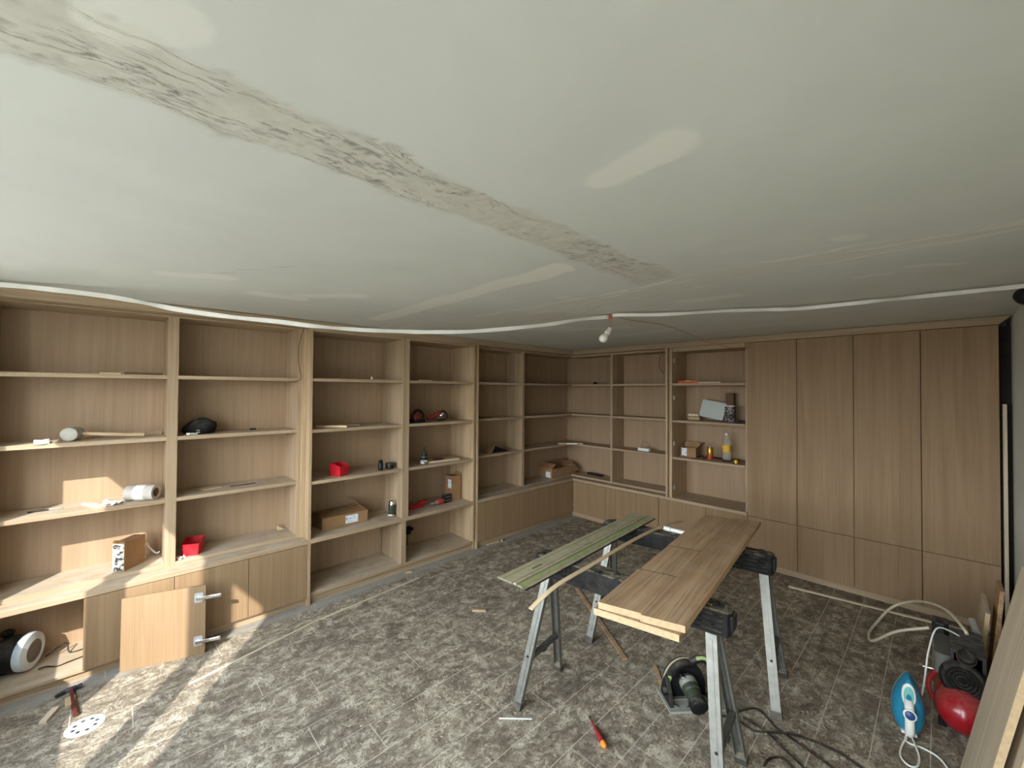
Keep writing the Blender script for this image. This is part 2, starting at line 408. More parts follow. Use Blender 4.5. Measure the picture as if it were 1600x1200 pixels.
for ax, ay, bx, by, r, s in [(-0.60,0.925,-0.43,0.90,0.058,0.8), (-3.1,1.50,-1.20,1.47,0.075,0.9),
        (-2.62,0.18,-2.50,0.42,0.05,0.55), (-2.78,0.60,-2.76,0.80,0.07,0.6), (-2.66,0.80,-2.42,1.05,0.06,0.6), (-1.10,2.56,-0.84,2.58,0.055,0.6),
        (-0.25,1.90,-0.20,1.92,0.035,0.5), (-0.27,2.61,-0.18,2.63,0.03,0.55), (-1.58,1.93,-1.53,1.94,0.03,0.6), (-0.09,2.54,0.05,2.63,0.03,0.5), (-0.41,3.19,-0.33,3.21,0.03,0.5),
        (-2.5,3.0,-1.9,3.25,0.05,0.5), (-2.2,3.7,-1.6,3.6,0.06,0.45), (-3.0,2.6,-2.3,2.9,0.06,0.5), (-1.6,4.0,-1.0,3.95,0.05,0.4), (-0.88,0.0,-0.80,0.06,0.05,0.6)]:
    patch = np.maximum(patch, s*sstep(-0.006, 0.010, capsule(ax, ay, bx, by, r)))
# seam along Y (rough, torn) and seam across X
el, er = -1.085+wob*1.1, -0.885+wob2*1.2
fade = sstep(2.35, 1.5, CY)
strip = sstep(-0.008, 0.012, CX-el)*sstep(-0.008, 0.012, er-CX)*sstep(2.1, 1.9, CY)
c0 = np.interp(cx, [-3.6,-3.1,-2.3,-1.5,-1.1,-0.7,0.4], [1.95,1.95,2.28,2.18,2.14,2.10,2.18])[:, None]
hw = np.interp(cx, [-3.6,-2.3,-1.5,-0.6,0.4], [0.22,0.27,0.13,0.11,0.06])[:, None]
d3 = hw - np.abs(CY-c0) + wob*1.2
strip2 = sstep(-0.01, 0.015, d3)*0.8
edge2 = np.exp(-(d3/0.012)**2)
lines = np.exp(-((CY-c0+0.3*hw+wob2*1.3)/0.008)**2)*sstep(0.45, 0.6, fbm(CX*3+9, CY*3, 3))
torn = fbm(CX*46, CY*9, 5, 0.6); torn2 = fbm(CX*26+wob*60, CY*26+wob2*60, 5, 0.62)
rag = sstep(0.50, 0.72, fbm(CX*7+3, CY*2.2+4, 4))*strip*fade
crack = np.clip(sstep(0.035, 0.0, np.abs(torn-0.5))*sstep(0.45, 0.65, fbm(CX*5, CY*2, 3)), 0, 1)*strip*fade
edge1 = (np.exp(-((CX-el)/0.011)**2)+np.exp(-((CX-er)/0.011)**2))*sstep(0.42, 0.62, fbm(CX*2+7, CY*4.5, 4))*sstep(2.1, 1.9, CY)*fade
zz = np.zeros_like(CX)
zz -= strip*fade*0.0015*(torn2-0.3)*2
zz += strip*fade*(torn-0.5)*0.006 + rag*(torn2-0.5)*0.009
zz += crack*0.004 + edge1*(0.002+0.006*(torn2-0.5))
zz -= patch*0.0015 + strip2*0.002 + edge2*0.003*sstep(0.4, 0.6, fbm(CX*4, CY*4, 3)) + lines*0.0025
zz += (fbm(CX*1.3, CY*1.3, 3)-0.5)*0.003
for sx_, sy_, ex_, ey_ in [(-2.30,0.42,-2.05,0.58), (-0.90,1.65,-0.86,1.72), (-0.92,1.30,-0.905,1.34), (-0.42,0.33,-0.40,0.36), (-1.02,1.6,-0.99,1.75), (-2.46,0.35,-2.38,0.42)]:
    cr_ = capsule(sx_, sy_, ex_, ey_, 0.003); crack = np.maximum(crack, sstep(-0.010, 0.0, cr_)*(0.28 if sx_ < -2 else 0.7))
nx, ny = CX.shape
verts = np.stack([CX, CY, H+zz], -1).reshape(-1, 3)
ii, jj = np.meshgrid(np.arange(nx-1), np.arange(ny-1), indexing='ij'); a = (ii*ny+jj).ravel()
quads = np.stack([a, a+1, a+ny+1, a+ny], -1)
me = bpy.data.meshes.new('ceiling'); me.vertices.add(len(verts)); me.vertices.foreach_set('co', verts.ravel())
me.loops.add(quads.size); me.loops.foreach_set('vertex_index', quads.ravel())
me.polygons.add(len(quads)); me.polygons.foreach_set('loop_start', np.arange(0, quads.size, 4)); me.polygons.foreach_set('loop_total', np.full(len(quads), 4))
me.polygons.foreach_set('use_smooth', np.ones(len(quads), bool)); me.update()
ca = me.color_attributes.new('plaster', 'FLOAT_COLOR', 'POINT')
dirt = np.clip(crack*0.55 + edge1*0.30*sstep(0.5, 0.62, torn2), 0, 1)
cols = np.stack([np.maximum(patch, np.clip(edge2*0.9*sstep(0.42, 0.55, fbm(CX*5, CY*5, 3))+lines*0.9+strip2*0.25, 0, 1)), np.maximum(strip, strip2*0.6), dirt, np.ones_like(CX)], -1)
ca.data.foreach_set('color', cols.astype(np.float32).ravel())
t = NT('ceiling_skim')
at = t.n('ShaderNodeAttribute', attribute_name='plaster'); sp = t.n('ShaderNodeSeparateColor'); t.l(at.outputs['Color'], sp.inputs[0])
b0 = t.ramp(t.noise(t.pos(), 1.4, 5, 0.6, 0.5), [(0.3, lin((200, 201, 193))), (0.7, lin((210, 211, 203)))])
b0 = t.mix(t.math('MULTIPLY', sp.outputs[1], 0.75), b0, t.ramp(t.noise(t.pos(), 18, 5, 0.65), [(0.3, lin((184, 179, 166))), (0.7, lin((204, 199, 187)))]))
b0 = t.mix(t.math('MULTIPLY', sp.outputs[0], 0.85), b0, lin((228, 225, 215)))
b0 = t.mix(sp.outputs[2], b0, lin((88, 82, 72)))
# fine torn scratches inside the rough seam, running along it
wq = t.n('ShaderNodeTexNoise'); t.l(t.pos(), wq.inputs['Vector']); wq.inputs['Scale'].default_value = 4; wq.inputs['Detail'].default_value = 3
wv = t.n('ShaderNodeVectorMath', operation='MULTIPLY_ADD'); t.l(wq.outputs[1], wv.inputs[0]); wv.inputs[1].default_value = (0.10, 0.10, 0); t.l(t.pos(), wv.inputs[2])
rq = t.math('ABSOLUTE', t.math('SUBTRACT', t.noise(t.mapping(wv.outputs[0], (21, 3.0, 1)), 1.0, 8, 0.66, 0.4), 0.5))
rq = t.ramp(rq, [(0.0, 1.0), (0.016, 0.0)])
gate = t.ramp(t.noise(t.mapping(t.pos(), (7, 2.2, 1)), 1.0, 5, 0.65, 0.5), [(0.46, 0.0), (0.56, 1.0)])
flake = t.ramp(t.noise(t.mapping(wv.outputs[0], (55, 22, 1)), 1.0, 6, 0.72, 0.5), [(0.56, 0.0), (0.60, 1.0)])
gate2 = t.ramp(t.noise(t.mapping(t.pos(), (6, 1.7, 1), (0, 0, 0.1)), 1.0, 4, 0.6, 0.9), [(0.55, 0.0), (0.63, 1.0)])
yy_ = t.n('ShaderNodeSeparateXYZ'); t.l(t.pos(), yy_.inputs[0])
farf = t.ramp(t.math('MULTIPLY_ADD', yy_.outputs['Y'], 0.25, 0.2), [(0.35, 1.0), (0.72, 0.12)])
scr = t.math('MULTIPLY', t.math('MAXIMUM', t.math('MULTIPLY', rq, gate), t.math('MULTIPLY', flake, gate2)), t.math('MULTIPLY', t.math('GREATER_THAN', sp.outputs[1], 0.82), farf))
b0 = t.mix(t.math('MULTIPLY', scr, 0.62), b0, lin((84, 78, 68)))
t.set(Base_Color=b0, Roughness=0.9); t.b.inputs['Specular IOR Level'].default_value = 0.15
t.bump(t.math('ADD', t.math('MULTIPLY', t.noise(t.pos(), 60, 5, 0.6), 0.12), t.math('MULTIPLY', scr, 0.9)), 0.45, 0.003)
me.materials.append(t.m)
ceil = bpy.data.objects.new('ceiling', me); COL.objects.link(ceil); struct(ceil)
struct(G().box(X_LEFT-0.15, X_RIGHT+0.15, Y_REAR-0.2, Y_BACK+0.15, H+0.03, H+0.15).build('ceiling_slab', M_plaster))

# ------------------------------------------------------------------ built-in oak furniture
OZ, OY, OX = oak('Z'), oak('Y', dusty=0.75), oak('X', dusty=0.5)
OZd = oak('Z', (139,112,82), (153,126,95), 'oak_doors', pores=0.24)
OB = oak('Z', (156,130,102), (169,143,115), 'oak_back_panel', pores=0.2)
OE = oak('Z', (168,142,110), (196,170,136), 'oak_raw_edge', pores=0.3)
TH = 0.026
SH = (1.838, 1.417, 0.995)
def part(name, parent, x0, x1, y0, y1, z0, z1, m, bev=0.0015):
    return G(org=parent.location).box(x0, x1, y0, y1, z0, z1).build(name, m, parent, bevel=bev)

# cornice boards and plinths run past all units
g = G().box(XU-0.01, XB, Y_REAR+0.15, YB, 2.247, H-0.004)
struct(g.build('trim_1', OY, bevel=0.002))
g = G(); v = [(XB, YU+0.01), (XB, YB), (0.304, YB), (0.304, YU+0.01)]
lo = [(-3.655, YU+0.01), (XB, YB), (0.304, YB), (0.304, YU+0.01)]; hi = [(-3.655, YU+0.01), (XB, YB), (0.366, YB), (0.366, YU+0.01)]
g.loft([[(p[0], p[1], 2.247) for p in lo], [(p[0], p[1], H-0.004) for p in hi]])
struct(g.build('trim_2', OX, bevel=0.002))
struct(G().box(-3.60, -3.585, -0.55, 4.645, 0, 0.058).build('baseboard_left', OY))
struct(G().box(-3.60, 0.304, 4.645, 4.66, 0, 0.058).build('baseboard_back', OX))

# --- unit A on the left wall: base cabinet, worktop, recessed bookcase of two bays
bA = thing('base_cabinet', 'oak base cabinet at far left, sunlit, with one open compartment where a door is missing', 'cabinet', (-3.75, 0.3, 0))
part('bottom_panel', bA, XK, -3.56, -0.53, 1.139, 0.052, 0.072, OY)
part('back_panel', bA, XK-0.012, XK, -0.53, 1.139, 0.052, 0.494, OB, 0)
part('side_panel', bA, XK, -3.56, -0.55, -0.53, 0.052, 0.494, OZ)
part('side_panel', bA, XK, -3.567, -0.114, -0.096, 0.072, 0.494, OZ)
part('side_panel', bA, XK, -3.567, 1.12, 1.138, 0.072, 0.494, OZ)
for a, b in ((-0.114, 0.3045), (0.3075, 0.731), (0.734, 1.137)): part('door', bA, -3.566, XB, a, b, 0.066, 0.491, OZd)
cA = G(org=(-3.75, 0.3, 0.5)).box(XK, XB, -0.55, 1.139, 0.4945, 0.53).build('worktop', OY, bevel=0.002); cA.location = (-3.75, 0.3, 0.5)
tag(cA, 'dusty oak worktop slab on the far left base cabinet, under the left bookcase', 'worktop')
uA = thing('bookcase', 'recessed oak bookcase of two bays at the far left of the left wall', 'bookcase', (-3.8, 0.3, 0.53))
for ya, yb in ((-0.53, -0.503), (0.260, 0.318), (1.081, 1.108)): part('upright', uA, XK, XU, ya, yb, 0.5302, 2.246, OZ)
part('filler_strip', uA, XU-0.03, XU+0.012, 1.1085, 1.1225, 0.5302, 2.246, OE)
part('filler_strip', uA, XU-0.03, XU+0.026, 1.123, 1.1385, 0.5302, 2.246, OE)
for ya, yb in ((-0.503, 0.260), (0.318, 1.081)):
    part('bottom_panel', uA, XK, XU, ya, yb, 0.5302, 0.555, OY)
    part('top_rail', uA, XK, XU, ya, yb, 2.238, 2.246, OY)
    for z in SH: part('shelf', uA, XK, XU, ya, yb, z-TH, z, OY)
    part('back_panel', uA, XK-0.012, XK, ya, yb, 0.5302, 2.246, OB, 0)

# --- unit B: deep open bookcase flush with the base line
uB = thing('bookcase', 'deep open oak bookcase in the middle of the left wall, doorless down to the plinth', 'bookcase', (-3.75, 2.0, 0))
part('upright', uB, XK, XB, 1.1395, 1.163, 0.0, 2.246, OE)
part('upright', uB, XK, XB, 1.978, 2.047, 0.5305, 2.246, OZ)
part('upright', uB, XK, XB-0.01, 1.982, 2.03, 0.09, 0.494, OZ)
part('upright', uB, XK, XB, 2.834, 2.858, 0.09, 2.246, OE)
part('filler_strip', uB, XK, XB-0.02, 2.8585, 2.884, 0.0, 2.246, OZ)
part('upright', uB, XK, XB, 2.8845, 2.908, 0.0, 2.246, OE)
for ya, yb in ((1.163, 1.978), (2.047, 2.834)):
    for z in SH: part('shelf', uB, XK, XB-0.004, ya, yb, z-TH, z, OY)
    part('back_panel', uB, XK-0.012, XK, ya, yb, 0.09, 2.246, OB, 0)
    part('top_rail', uB, XK, XB-0.004, ya, yb, 2.225, 2.246, OY)
part('counter_shelf', uB, XK, XB+0.002, 1.163, 2.834, 0.4945, 0.53, OY)
part('bottom_panel', uB, XK, -3.566, 1.163, 2.834, 0.06, 0.09, OY)

# --- unit C to the corner
bC = thing('base_cabinet', 'plain-fronted oak base cabinet on the left wall next to the corner', 'cabinet', (-3.75, 3.7, 0))
part('front_panel', bC, -3.566, XB, 2.909, 4.603, 0.066, 0.491, OZd)
part('side_panel', bC, XK, -3.567, 2.909, 2.93, 0.06, 0.494, OZ)
part('bottom_panel', bC, XK, -3.567, 2.93, 4.6, 0.06, 0.08, OY)
cC = G(org=(-3.75, 3.7, 0.5)).box(XK, XB, 2.909, YK, 0.4945, 0.53).build('worktop', OY, bevel=0.002); cC.location = (-3.75, 3.7, 0.5)
tag(cC, 'oak worktop running into the room corner, carrying the open cardboard box', 'worktop')
uC = thing('bookcase', 'recessed oak corner bookcase on the left wall beside the room corner', 'bookcase', (-3.8, 3.7, 0.53))
for ya, yb in ((2.909, 2.935), (3.703, 3.745)): part('upright', uC, XK, XU, ya, yb, 0.5302, 2.246, OZ)
for ya, yb in ((2.935, 3.703), (3.745, YK)):
    part('bottom_panel', uC, XK, XU, ya, yb, 0.5302, 0.540, OY)
    for z in SH: part('shelf', uC, XK, XU, ya, yb, z-TH, z, OY)
    part('back_panel', uC, XK-0.012, XK, ya, yb, 0.5302, 2.246, OB, 0)
    part('top_rail', uC, XK, XU, ya, min(yb, YU), 2.222, 2.246, OY)

# --- unit D on the back wall, from the corner
bD = thing('base_cabinet', 'oak base cabinet with three doors on the back wall, right of the corner', 'cabinet', (-2.9, 4.8, 0))
part('filler_strip', bD, -3.544, -3.475, YB+0.004, YB+0.02, 0.066, 0.491, OZd)
for a, b in ((-3.472, -3.017), (-3.014, -2.589), (-2.586, -2.293)): part('door', bD, a, b, YB, YB+0.02, 0.066, 0.491, OZd)
part('filler_strip', bD, -2.290, -2.182, YB+0.006, YB+0.02, 0.066, 0.491, OZd)
part('bottom_panel', bD, -3.544, -2.182, YB+0.021, YK, 0.06, 0.08, OX)
part('side_panel', bD, -2.2, -2.182, YB+0.021, YK, 0.08, 0.494, OZ)
cD = G(org=(-2.87, 4.8, 0.5)).box(XB+0.0005, -2.18, YB, YK, 0.4945, 0.53).build('worktop', OX, bevel=0.002); cD.location = (-2.87, 4.8, 0.5)
tag(cD, 'oak worktop on the back wall right of the corner', 'worktop')
uD = thing('bookcase', 'recessed oak bookcase on the back wall right of the corner', 'bookcase', (-2.9, 4.85, 0.53))
for xa, xb in ((-3.013, -2.984), (-2.232, -2.206)): part('upright', uD, xa, xb, YU, YK, 0.5302, 2.246, OZ)
for xa, xb in ((XU+0.001, -3.013), (-2.984, -2.232)):
    part('bottom_panel', uD, xa, xb, YU, YK, 0.5302, 0.555, OX)
    for z in SH: part('shelf', uD, xa, xb, YU, YK, z-TH, z, OX)
    part('top_rail', uD, xa, xb, YU, YK, 2.222, 2.246, OX)
part('back_panel', uC, XK, XU, YK, YK+0.012, 0.5302, 2.246, OB, 0)
part('back_panel', uD, XU+0.001, -2.232, YK, YK+0.012, 0.5302, 2.246, OB, 0)
part('end_post', uD, -2.2055, -2.1825, YB, YU+0.02, 0.5302, 2.246, OE)

# --- unit E: tall cupboard without its doors, hinge plates still on
uE = thing('bookcase', 'open oak cupboard with hinge plates and no doors, left of the wardrobe doors', 'bookcase', (-1.76, 4.8, 0))
part('upright', uE, -2.152, -2.129, YB, YK, 0.5305, 2.246, OE)
part('upright', uE, -1.372, -1.351, YB+0.022, YK, 0.0, 2.246, OZ)
part('upright', uE, -2.178, -2.153, YB+0.03, YK, 0.0, 2.246, OZ)
for z in SH: part('shelf', uE, -2.129, -1.372, YB+0.012, YK, z-TH, z, OX)
part('back_panel', uE, -2.129, -1.372, YK, YK+0.012, 0.06, 2.246, OB, 0)
part('top_rail', uE, -2.129, -1.372, YB+0.012, YK, 2.20, 2.246, OX)
part('counter_shelf', uE, -2.178, -1.351, YB-0.004, YK, 0.4985, 0.53, OX)
for a, b in ((-2.178, -1.758), (-1.755, -1.350)): part('door', uE, a, b, YB, YB+0.02, 0.066, 0.4975, OZd)
M_steel = pm('bright_steel', (206, 206, 204), 0.35, 0.12, 30, metallic=0.6)
for z in (2.10, 1.67, 1.145, 0.64):
    hp = part('hinge_plate', uE, -2.129, -2.123, 4.645, 4.675, z-0.025, z+0.025, M_steel, 0.001)

# --- wardrobes
def wardrobe(label, xs, right_side):
    w = thing('wardrobe', label, 'wardrobe', ((xs[0]+xs[-1])/2, 4.8, 0))
    for a, b in zip(xs[:-1], xs[1:]):
        part('tall_door', w, a+0.0022, b-0.0022, YB, YB+0.02, 0.501, 2.243, OZd)
        part('lower_door', w, a+0.0022, b-0.0022, YB, YB+0.02, 0.066, 0.4975, OZd)
    part('side_panel', w, xs[0], xs[0]+0.018, YB+0.024, YK, 0.06, 2.246, OZ)
    part('side_panel', w, xs[-1]-0.018, xs[-1], YB+0.024, YK, 0.0 if right_side else 0.06, 2.246, OZ)
    part('carcass_panel', w, xs[0]+0.018, xs[-1]-0.018, YB+0.05, YK, 0.06, 0.08, OX)
    part('back_panel', w, xs[0], xs[-1], YK, YK+0.012, 0.06, 2.246, OB, 0)
wardrobe('closed oak wardrobe with two tall doors, beside the open cupboard', (-1.349, -0.927, -0.515), False)
wardrobe('closed oak wardrobe with two tall doors at the right end of the back wall', (-0.515, -0.101, 0.304), True)
# ------------------------------------------------------------------ materials of the loose things
K_blackp = pm('black_plastic', (24, 24, 26), 0.5, 0.2, 20, spec=0.3, dust=0.2)
K_trestle = pm('trestle_plastic', (22, 23, 25), 0.65, 0.2, 14, spec=0.2, dust=0.55)
K_rubber = pm('black_rubber', (22, 21, 21), 0.8, 0.2, 20, spec=0.2, dust=0.2)
K_galv = pm('galvanised_steel', (128, 127, 119), 0.45, 0.16, 26, metallic=0.55)
K_brace = pm('dark_steel', (84, 82, 76), 0.5, 0.16, 26, metallic=0.4)
K_foot = pm('dusty_foot', (70, 66, 60), 0.8, 0.2, 20, dust=0.6)
K_alu = pm('aluminium', (160, 162, 152), 0.45, 0.08, 40, metallic=0.25, dust=0.6)
K_chrome = pm('chrome', (205, 205, 205), 0.18, 0.05, 10, metallic=1.0)
K_green = pm('green_strip', (138, 158, 92), 0.55, 0.15, 18, dust=0.5)
K_railtop = pm('dusty_anodised', (156, 150, 118), 0.6, 0.18, 7, metallic=0.0, dust=0.95)
K_red = pm('red_plastic', (196, 32, 44), 0.4, 0.12, 14)
K_redpaint = pm('red_paint', (150, 22, 32), 0.3, 0.1, 9, dust=0.2, coat=0.3)
K_dred = pm('dull_red_plastic', (120, 42, 40), 0.5, 0.2, 20)
K_white = pm('white_plastic', (226, 224, 216), 0.5, 0.05, 10)
K_paper = pm('white_paper', (232, 230, 222), 0.85, 0.05, 14)
K_board = pm('cardboard', (150, 116, 80), 0.85, 0.10, 16, bump=0.05)
K_boardd = pm('cardboard_inside', (128, 98, 66), 0.9, 0.10, 16)
K_grey = pm('grey_plastic', (128, 128, 120), 0.5, 0.12, 15, dust=0.3)
K_dkgreen = pm('dark_green_paint', (52, 58, 46), 0.5, 0.2, 20)
K_gold = pm('gold_tin', (190, 150, 60), 0.3, 0.15, 20, metallic=0.8)
K_yellow = pm('yellow_label', (222, 180, 60), 0.6, 0.1, 20)
K_wire = pm('faded_orange', (178, 112, 82), 0.6, 0.1, 20)
K_orange = pm('orange_plastic', (206, 96, 58), 0.5, 0.12, 20)
K_blue = pm('iron_blue', (34, 122, 152), 0.35, 0.08, 8, coat=0.2)
K_dblue = pm('knob_blue', (28, 62, 112), 0.35, 0.08, 8)
K_mint = pm('mint_plastic', (120, 186, 180), 0.4, 0.08, 8)
K_brown = pm('brown_offcut', (96, 70, 48), 0.7, 0.2, 18)
K_dust = pm('sawdust_crumb', (196, 184, 160), 0.9, 0.12, 40)
K_rod = pm('mallet_rubber', (176, 172, 160), 0.8, 0.12, 24)
K_pine = oak('Y', (190, 162, 126), (222, 198, 164), 'pale_strip_y', pores=0.2)
K_pinex = oak('X', (196, 178, 150), (224, 208, 184), 'pale_strip_x', pores=0.15)
K_pinez = oak('Z', (186, 168, 142), (206, 190, 164), 'pale_board_z', pores=0.25, fine=0.8)
K_plank = oak('Y', (152, 117, 83), (192, 156, 118), 'oak_plank', pores=0.6, dusty=0.25)
K_end = pm('board_end_grain', (186, 160, 124), 0.75, 0.12, 60, bump=0.1)
t = NT('clear_plastic'); t.set(Base_Color=(0.93, 0.93, 0.88, 1), Roughness=0.08, Transmission_Weight=0.85, IOR=1.2); K_clear = t.m
# printed grey-on-white labels: rows of small marks
def print_mat(name, paper, ink, sx, sz, thr=0.52):
    t = NT(name); v = t.mapping(t.coord(), (sx, sx, sz)); n = t.noise(v, 1.0, 3, 0.6)
    c = t.ramp(n, [(thr, lin(ink)), (thr+0.03, lin(paper))]); t.set(Base_Color=c, Roughness=0.7); return t.m
K_label = print_mat('printed_label', (228, 232, 236), (120, 130, 140), 60, 110, 0.42)
K_print = print_mat('carton_print', (216, 208, 196), (70, 64, 60), 26, 34, 0.47)
K_blabel = print_mat('bottle_print', (224, 222, 218), (40, 38, 40), 70, 90, 0.46)
K_canprint = print_mat('can_print', (150, 140, 140), (52, 46, 48), 40, 50, 0.5)

# ------------------------------------------------------------------ loose door leaning on the base cabinet
dx = Vector((0.130, 0.407, 0)).normalized(); dn = Vector((dx.y, -dx.x, 0))
ld = thing('loose_cabinet_door', 'sunlit oak cabinet door leaning upright on the base cabinets, two hinges hanging off it', 'cabinet door', (-3.506, 0.046, 0))
Md = Matrix((dx, -dn, Vector((0,0,1)))).transposed().to_4x4() @ Matrix.Rotation(RAD(-1.1), 4, 'X')
ld.rotation_euler = Md.to_euler()
G().box(0, 0.427, 0, 0.019, 0.0005, 0.445).build('panel', OZd, ld, bevel=0.0015)
for hz in (0.372, 0.092):
    h = G().rbox(-0.024, 0.024, -0.032, 0.032, 0, 0.003, 0.01, M=frame((0.390, 0, hz), x=(1,0,0), z=(0,-1,0))).cyl((0.390, -0.001, hz), (0.390, -0.009, hz), 0.0165, 16).build('hinge', M_steel, ld, smooth=True)
    G().box(-0.018, 0.03, -0.022, -0.0092, -0.009, 0.009, M=Matrix.Translation((0.396, 0, hz))).box(0.026, 0.118, -0.020, -0.010, -0.011, 0.011, M=Matrix.Translation((0.396, 0, hz))).box(0.055, 0.11, -0.026, -0.0201, -0.007, 0.007, M=Matrix.Translation((0.396, 0, hz))).build('hinge_arm', K_chrome, h, bevel=0.001)

# ------------------------------------------------------------------ things on the left bookcase
z2, z3, zb, zc, z1 = 1.4175, 0.9955, 0.5555, 0.5305, 1.8385
def boxthing(name, label, cat, c, size, ang, m, bev=0.002, group=None, tilt=(0,0)):
    """one board-like piece: its centre on the surface, size, turn about z"""
    o = G().box(-size[0]/2, size[0]/2, -size[1]/2, size[1]/2, 0, size[2]).build(name, m, None, bevel=bev)
    o.location = c; o.rotation_euler = (RAD(tilt[0]), RAD(tilt[1]), RAD(ang))
    return tag(o, label, cat, group)
def scrap(name, label, cat, c, w, d, h, ang, m, seed):
    """crumpled or torn flat piece"""
    r = random.Random(seed); n = 5; v = []; f = []
    for s_ in (0, 1):
        for i in range(n):
            for j in range(n):
                v.append(((i/(n-1)-0.5)*w*(1+0.2*(r.random()-0.5)) if not s_ else v[i*n+j][0], (j/(n-1)-0.5)*d*(1+0.2*(r.random()-0.5)) if not s_ else v[i*n+j][1],
                          (h*r.random()*(0.15 if (i in (0,n-1) and j in (0,n-1)) else 1)) if not s_ else v[i*n+j][2]+0.0012))
    for i in range(n-1):
        for j in range(n-1):
            a_ = i*n+j; q = (a_, a_+1, a_+n+1, a_+n); f.append(q); f.append(tuple(k+n*n for k in reversed(q)))
    rim = [i*n for i in range(n)] + [(n-1)*n+j for j in range(1, n)] + [i*n+n-1 for i in range(n-2, -1, -1)] + [j for j in range(n-2, 0, -1)]
    for a_, b_ in zip(rim, rim[1:]+rim[:1]): f.append((a_, b_, b_+n*n, a_+n*n))
    mz = min(p[2] for p in v); v = [(p[0], p[1], p[2]-mz) for p in v]
    o = G().add(v, f).build(name, m, None); o.location = c; o.rotation_euler = (0, 0, RAD(ang))
    return tag(o, label, cat)

boxthing('wood_strip', 'flat brown wood strip on the top shelf at far left', 'wood strip', (-3.70, 0.14, z1), (0.05, 0.19, 0.016), 2, K_brown)
boxthing('wood_strip', 'short pale wood strip on the top shelf at far left, left of the brown one', 'wood strip', (-3.70, -0.02, z1), (0.03, 0.10, 0.009), -4, K_pine)
ml = thing('mallet', 'pale mallet lying on the second shelf of the far left bay', 'mallet', (-3.78, -0.185, z2+0.043), (0, 0, RAD(3)))
G().lathe([(0.030,-0.055),(0.041,-0.048),(0.043,0),(0.041,0.048),(0.030,0.055)], 20, 0, frame((0,0,0), x=(0,0,1), z=(0.93,-0.36,0))).build('head', K_rod, ml, smooth=True)
G().tube([(0,0.03,0),(0.003,0.13,-0.012),(0.004,0.24,-0.024),(0.004,0.335,-0.030)], 0.0125, 10, radii=[0.011,0.0125,0.0115,0.0135]).build('handle', K_pine, ml, smooth=True)
boxthing('wood_strip', 'thin batten lying behind the mallet on the second shelf', 'batten', (-3.88, 0.17, z2), (0.03, 0.16, 0.028), 14, OY)
scrap('paper_scrap', 'torn white paper piece at the left end of the mallet shelf', 'paper', (-3.73, -0.31, z2), 0.16, 0.06, 0.022, 4, K_paper, 3)
pn = thing('pencil', 'dark pencil lying on the third shelf at far left', 'pencil', (-3.80, -0.29, z3+0.0052))
G().cyl((0.004,-0.075,0), (0,0.01,0), 0.005, 6).build('dark_half', K_blackp, pn)
G().cyl((0,0.0101,0), (-0.003,0.06,0), 0.005, 6).lathe([(0.005,0),(0.0005,0.014)], 6, 0, along((-0.003,0.06,0), (-0.004,0.08,0))).build('light_half', K_alu, pn)
boxthing('wood_offcut', 'small pale wood block beside the paper roll on the third shelf', 'offcut', (-3.745, -0.085, z3), (0.19, 0.035, 0.014), 27, K_pinex)
scrap('paper_scrap', 'crumpled white paper in front of the paper roll', 'paper', (-3.735, 0.005, z3), 0.10, 0.07, 0.026, 30, K_paper, 5)
pr = thing('tape_roll', 'white and grey wrapped roll lying on the third shelf at far left', 'roll', (-3.785, 0.075, z3+0.051), (0, 0, 0))
Mr = frame((0,0,0), x=(0,0,1), z=(0.58,0.81,0))
ring = [(0.030,0.0),(0.049,0.0),(0.0505,0.004),(0.0505,0.166),(0.049,0.17),(0.030,0.17)]
g = G(); n = 28
for k in range(n):
    pass
rings = [[(Mr @ Vector((r*math.cos(2*math.pi*i/n), r*math.sin(2*math.pi*i/n), z))) for i in range(n)] for r, z in ring + [ring[0]]]
g.loft(rings, 0, None, cap=False).build('wrap', pm('worn_wrap', (188, 178, 168), 0.7, 0.14, 22), pr, smooth=True)
G().lathe([(0.0512,0.055),(0.0512,0.115)], 28, 0, Mr).build('band', K_paper, pr, smooth=True)
g = G(); rings = [[(Mr @ Vector((r*math.cos(2*math.pi*i/n), r*math.sin(2*math.pi*i/n), z))) for i in range(n)] for r, z in ((0.029,0.001),(0.0299,0.001),(0.0299,0.169),(0.029,0.169),(0.029,0.001))]
g.loft(rings, 0, None, cap=False).build('core', K_board, pr, smooth=True)
# upright carton
ct = thing('carton', 'upright brown carton with a printed side, on the lowest shelf at far left', 'carton', (-3.691, 0.062, zb), (0, 0, RAD(50)))
G().box(-0.0755, 0, 0.0, 0.165, 0, 0.185).build('body', K_board, ct, bevel=0.002)
G().box(-0.072, -0.004, -0.0015, 0, 0.006, 0.178).build('printed_side', K_print, ct)
G().add([(-0.0755,0,0.185),(0,0,0.185),(0.012,-0.004,0.203),(-0.062,-0.004,0.203)], [(0,1,2,3),(3,2,1,0)]).build('flap', K_board, ct)
cl = thing('cable_clip', 'bent white plastic clip behind the upright carton', 'clip', (-3.90, 0.178, zb))
G().tube(spline([(0,-0.02,0.006),(0,-0.012,0.075),(0.0,0.0,0.10),(0,0.012,0.07),(0.004,0.040,0.03),(0.006,0.058,0.014),(0.006,0.072,0.024)], 5), 0.0055, 8, flat=1.3).build('bent_arm', K_white, cl, smooth=True)
G().box(-0.012, 0.012, -0.03, 0.0, 0, 0.006).build('foot', K_white, cl, bevel=0.001)
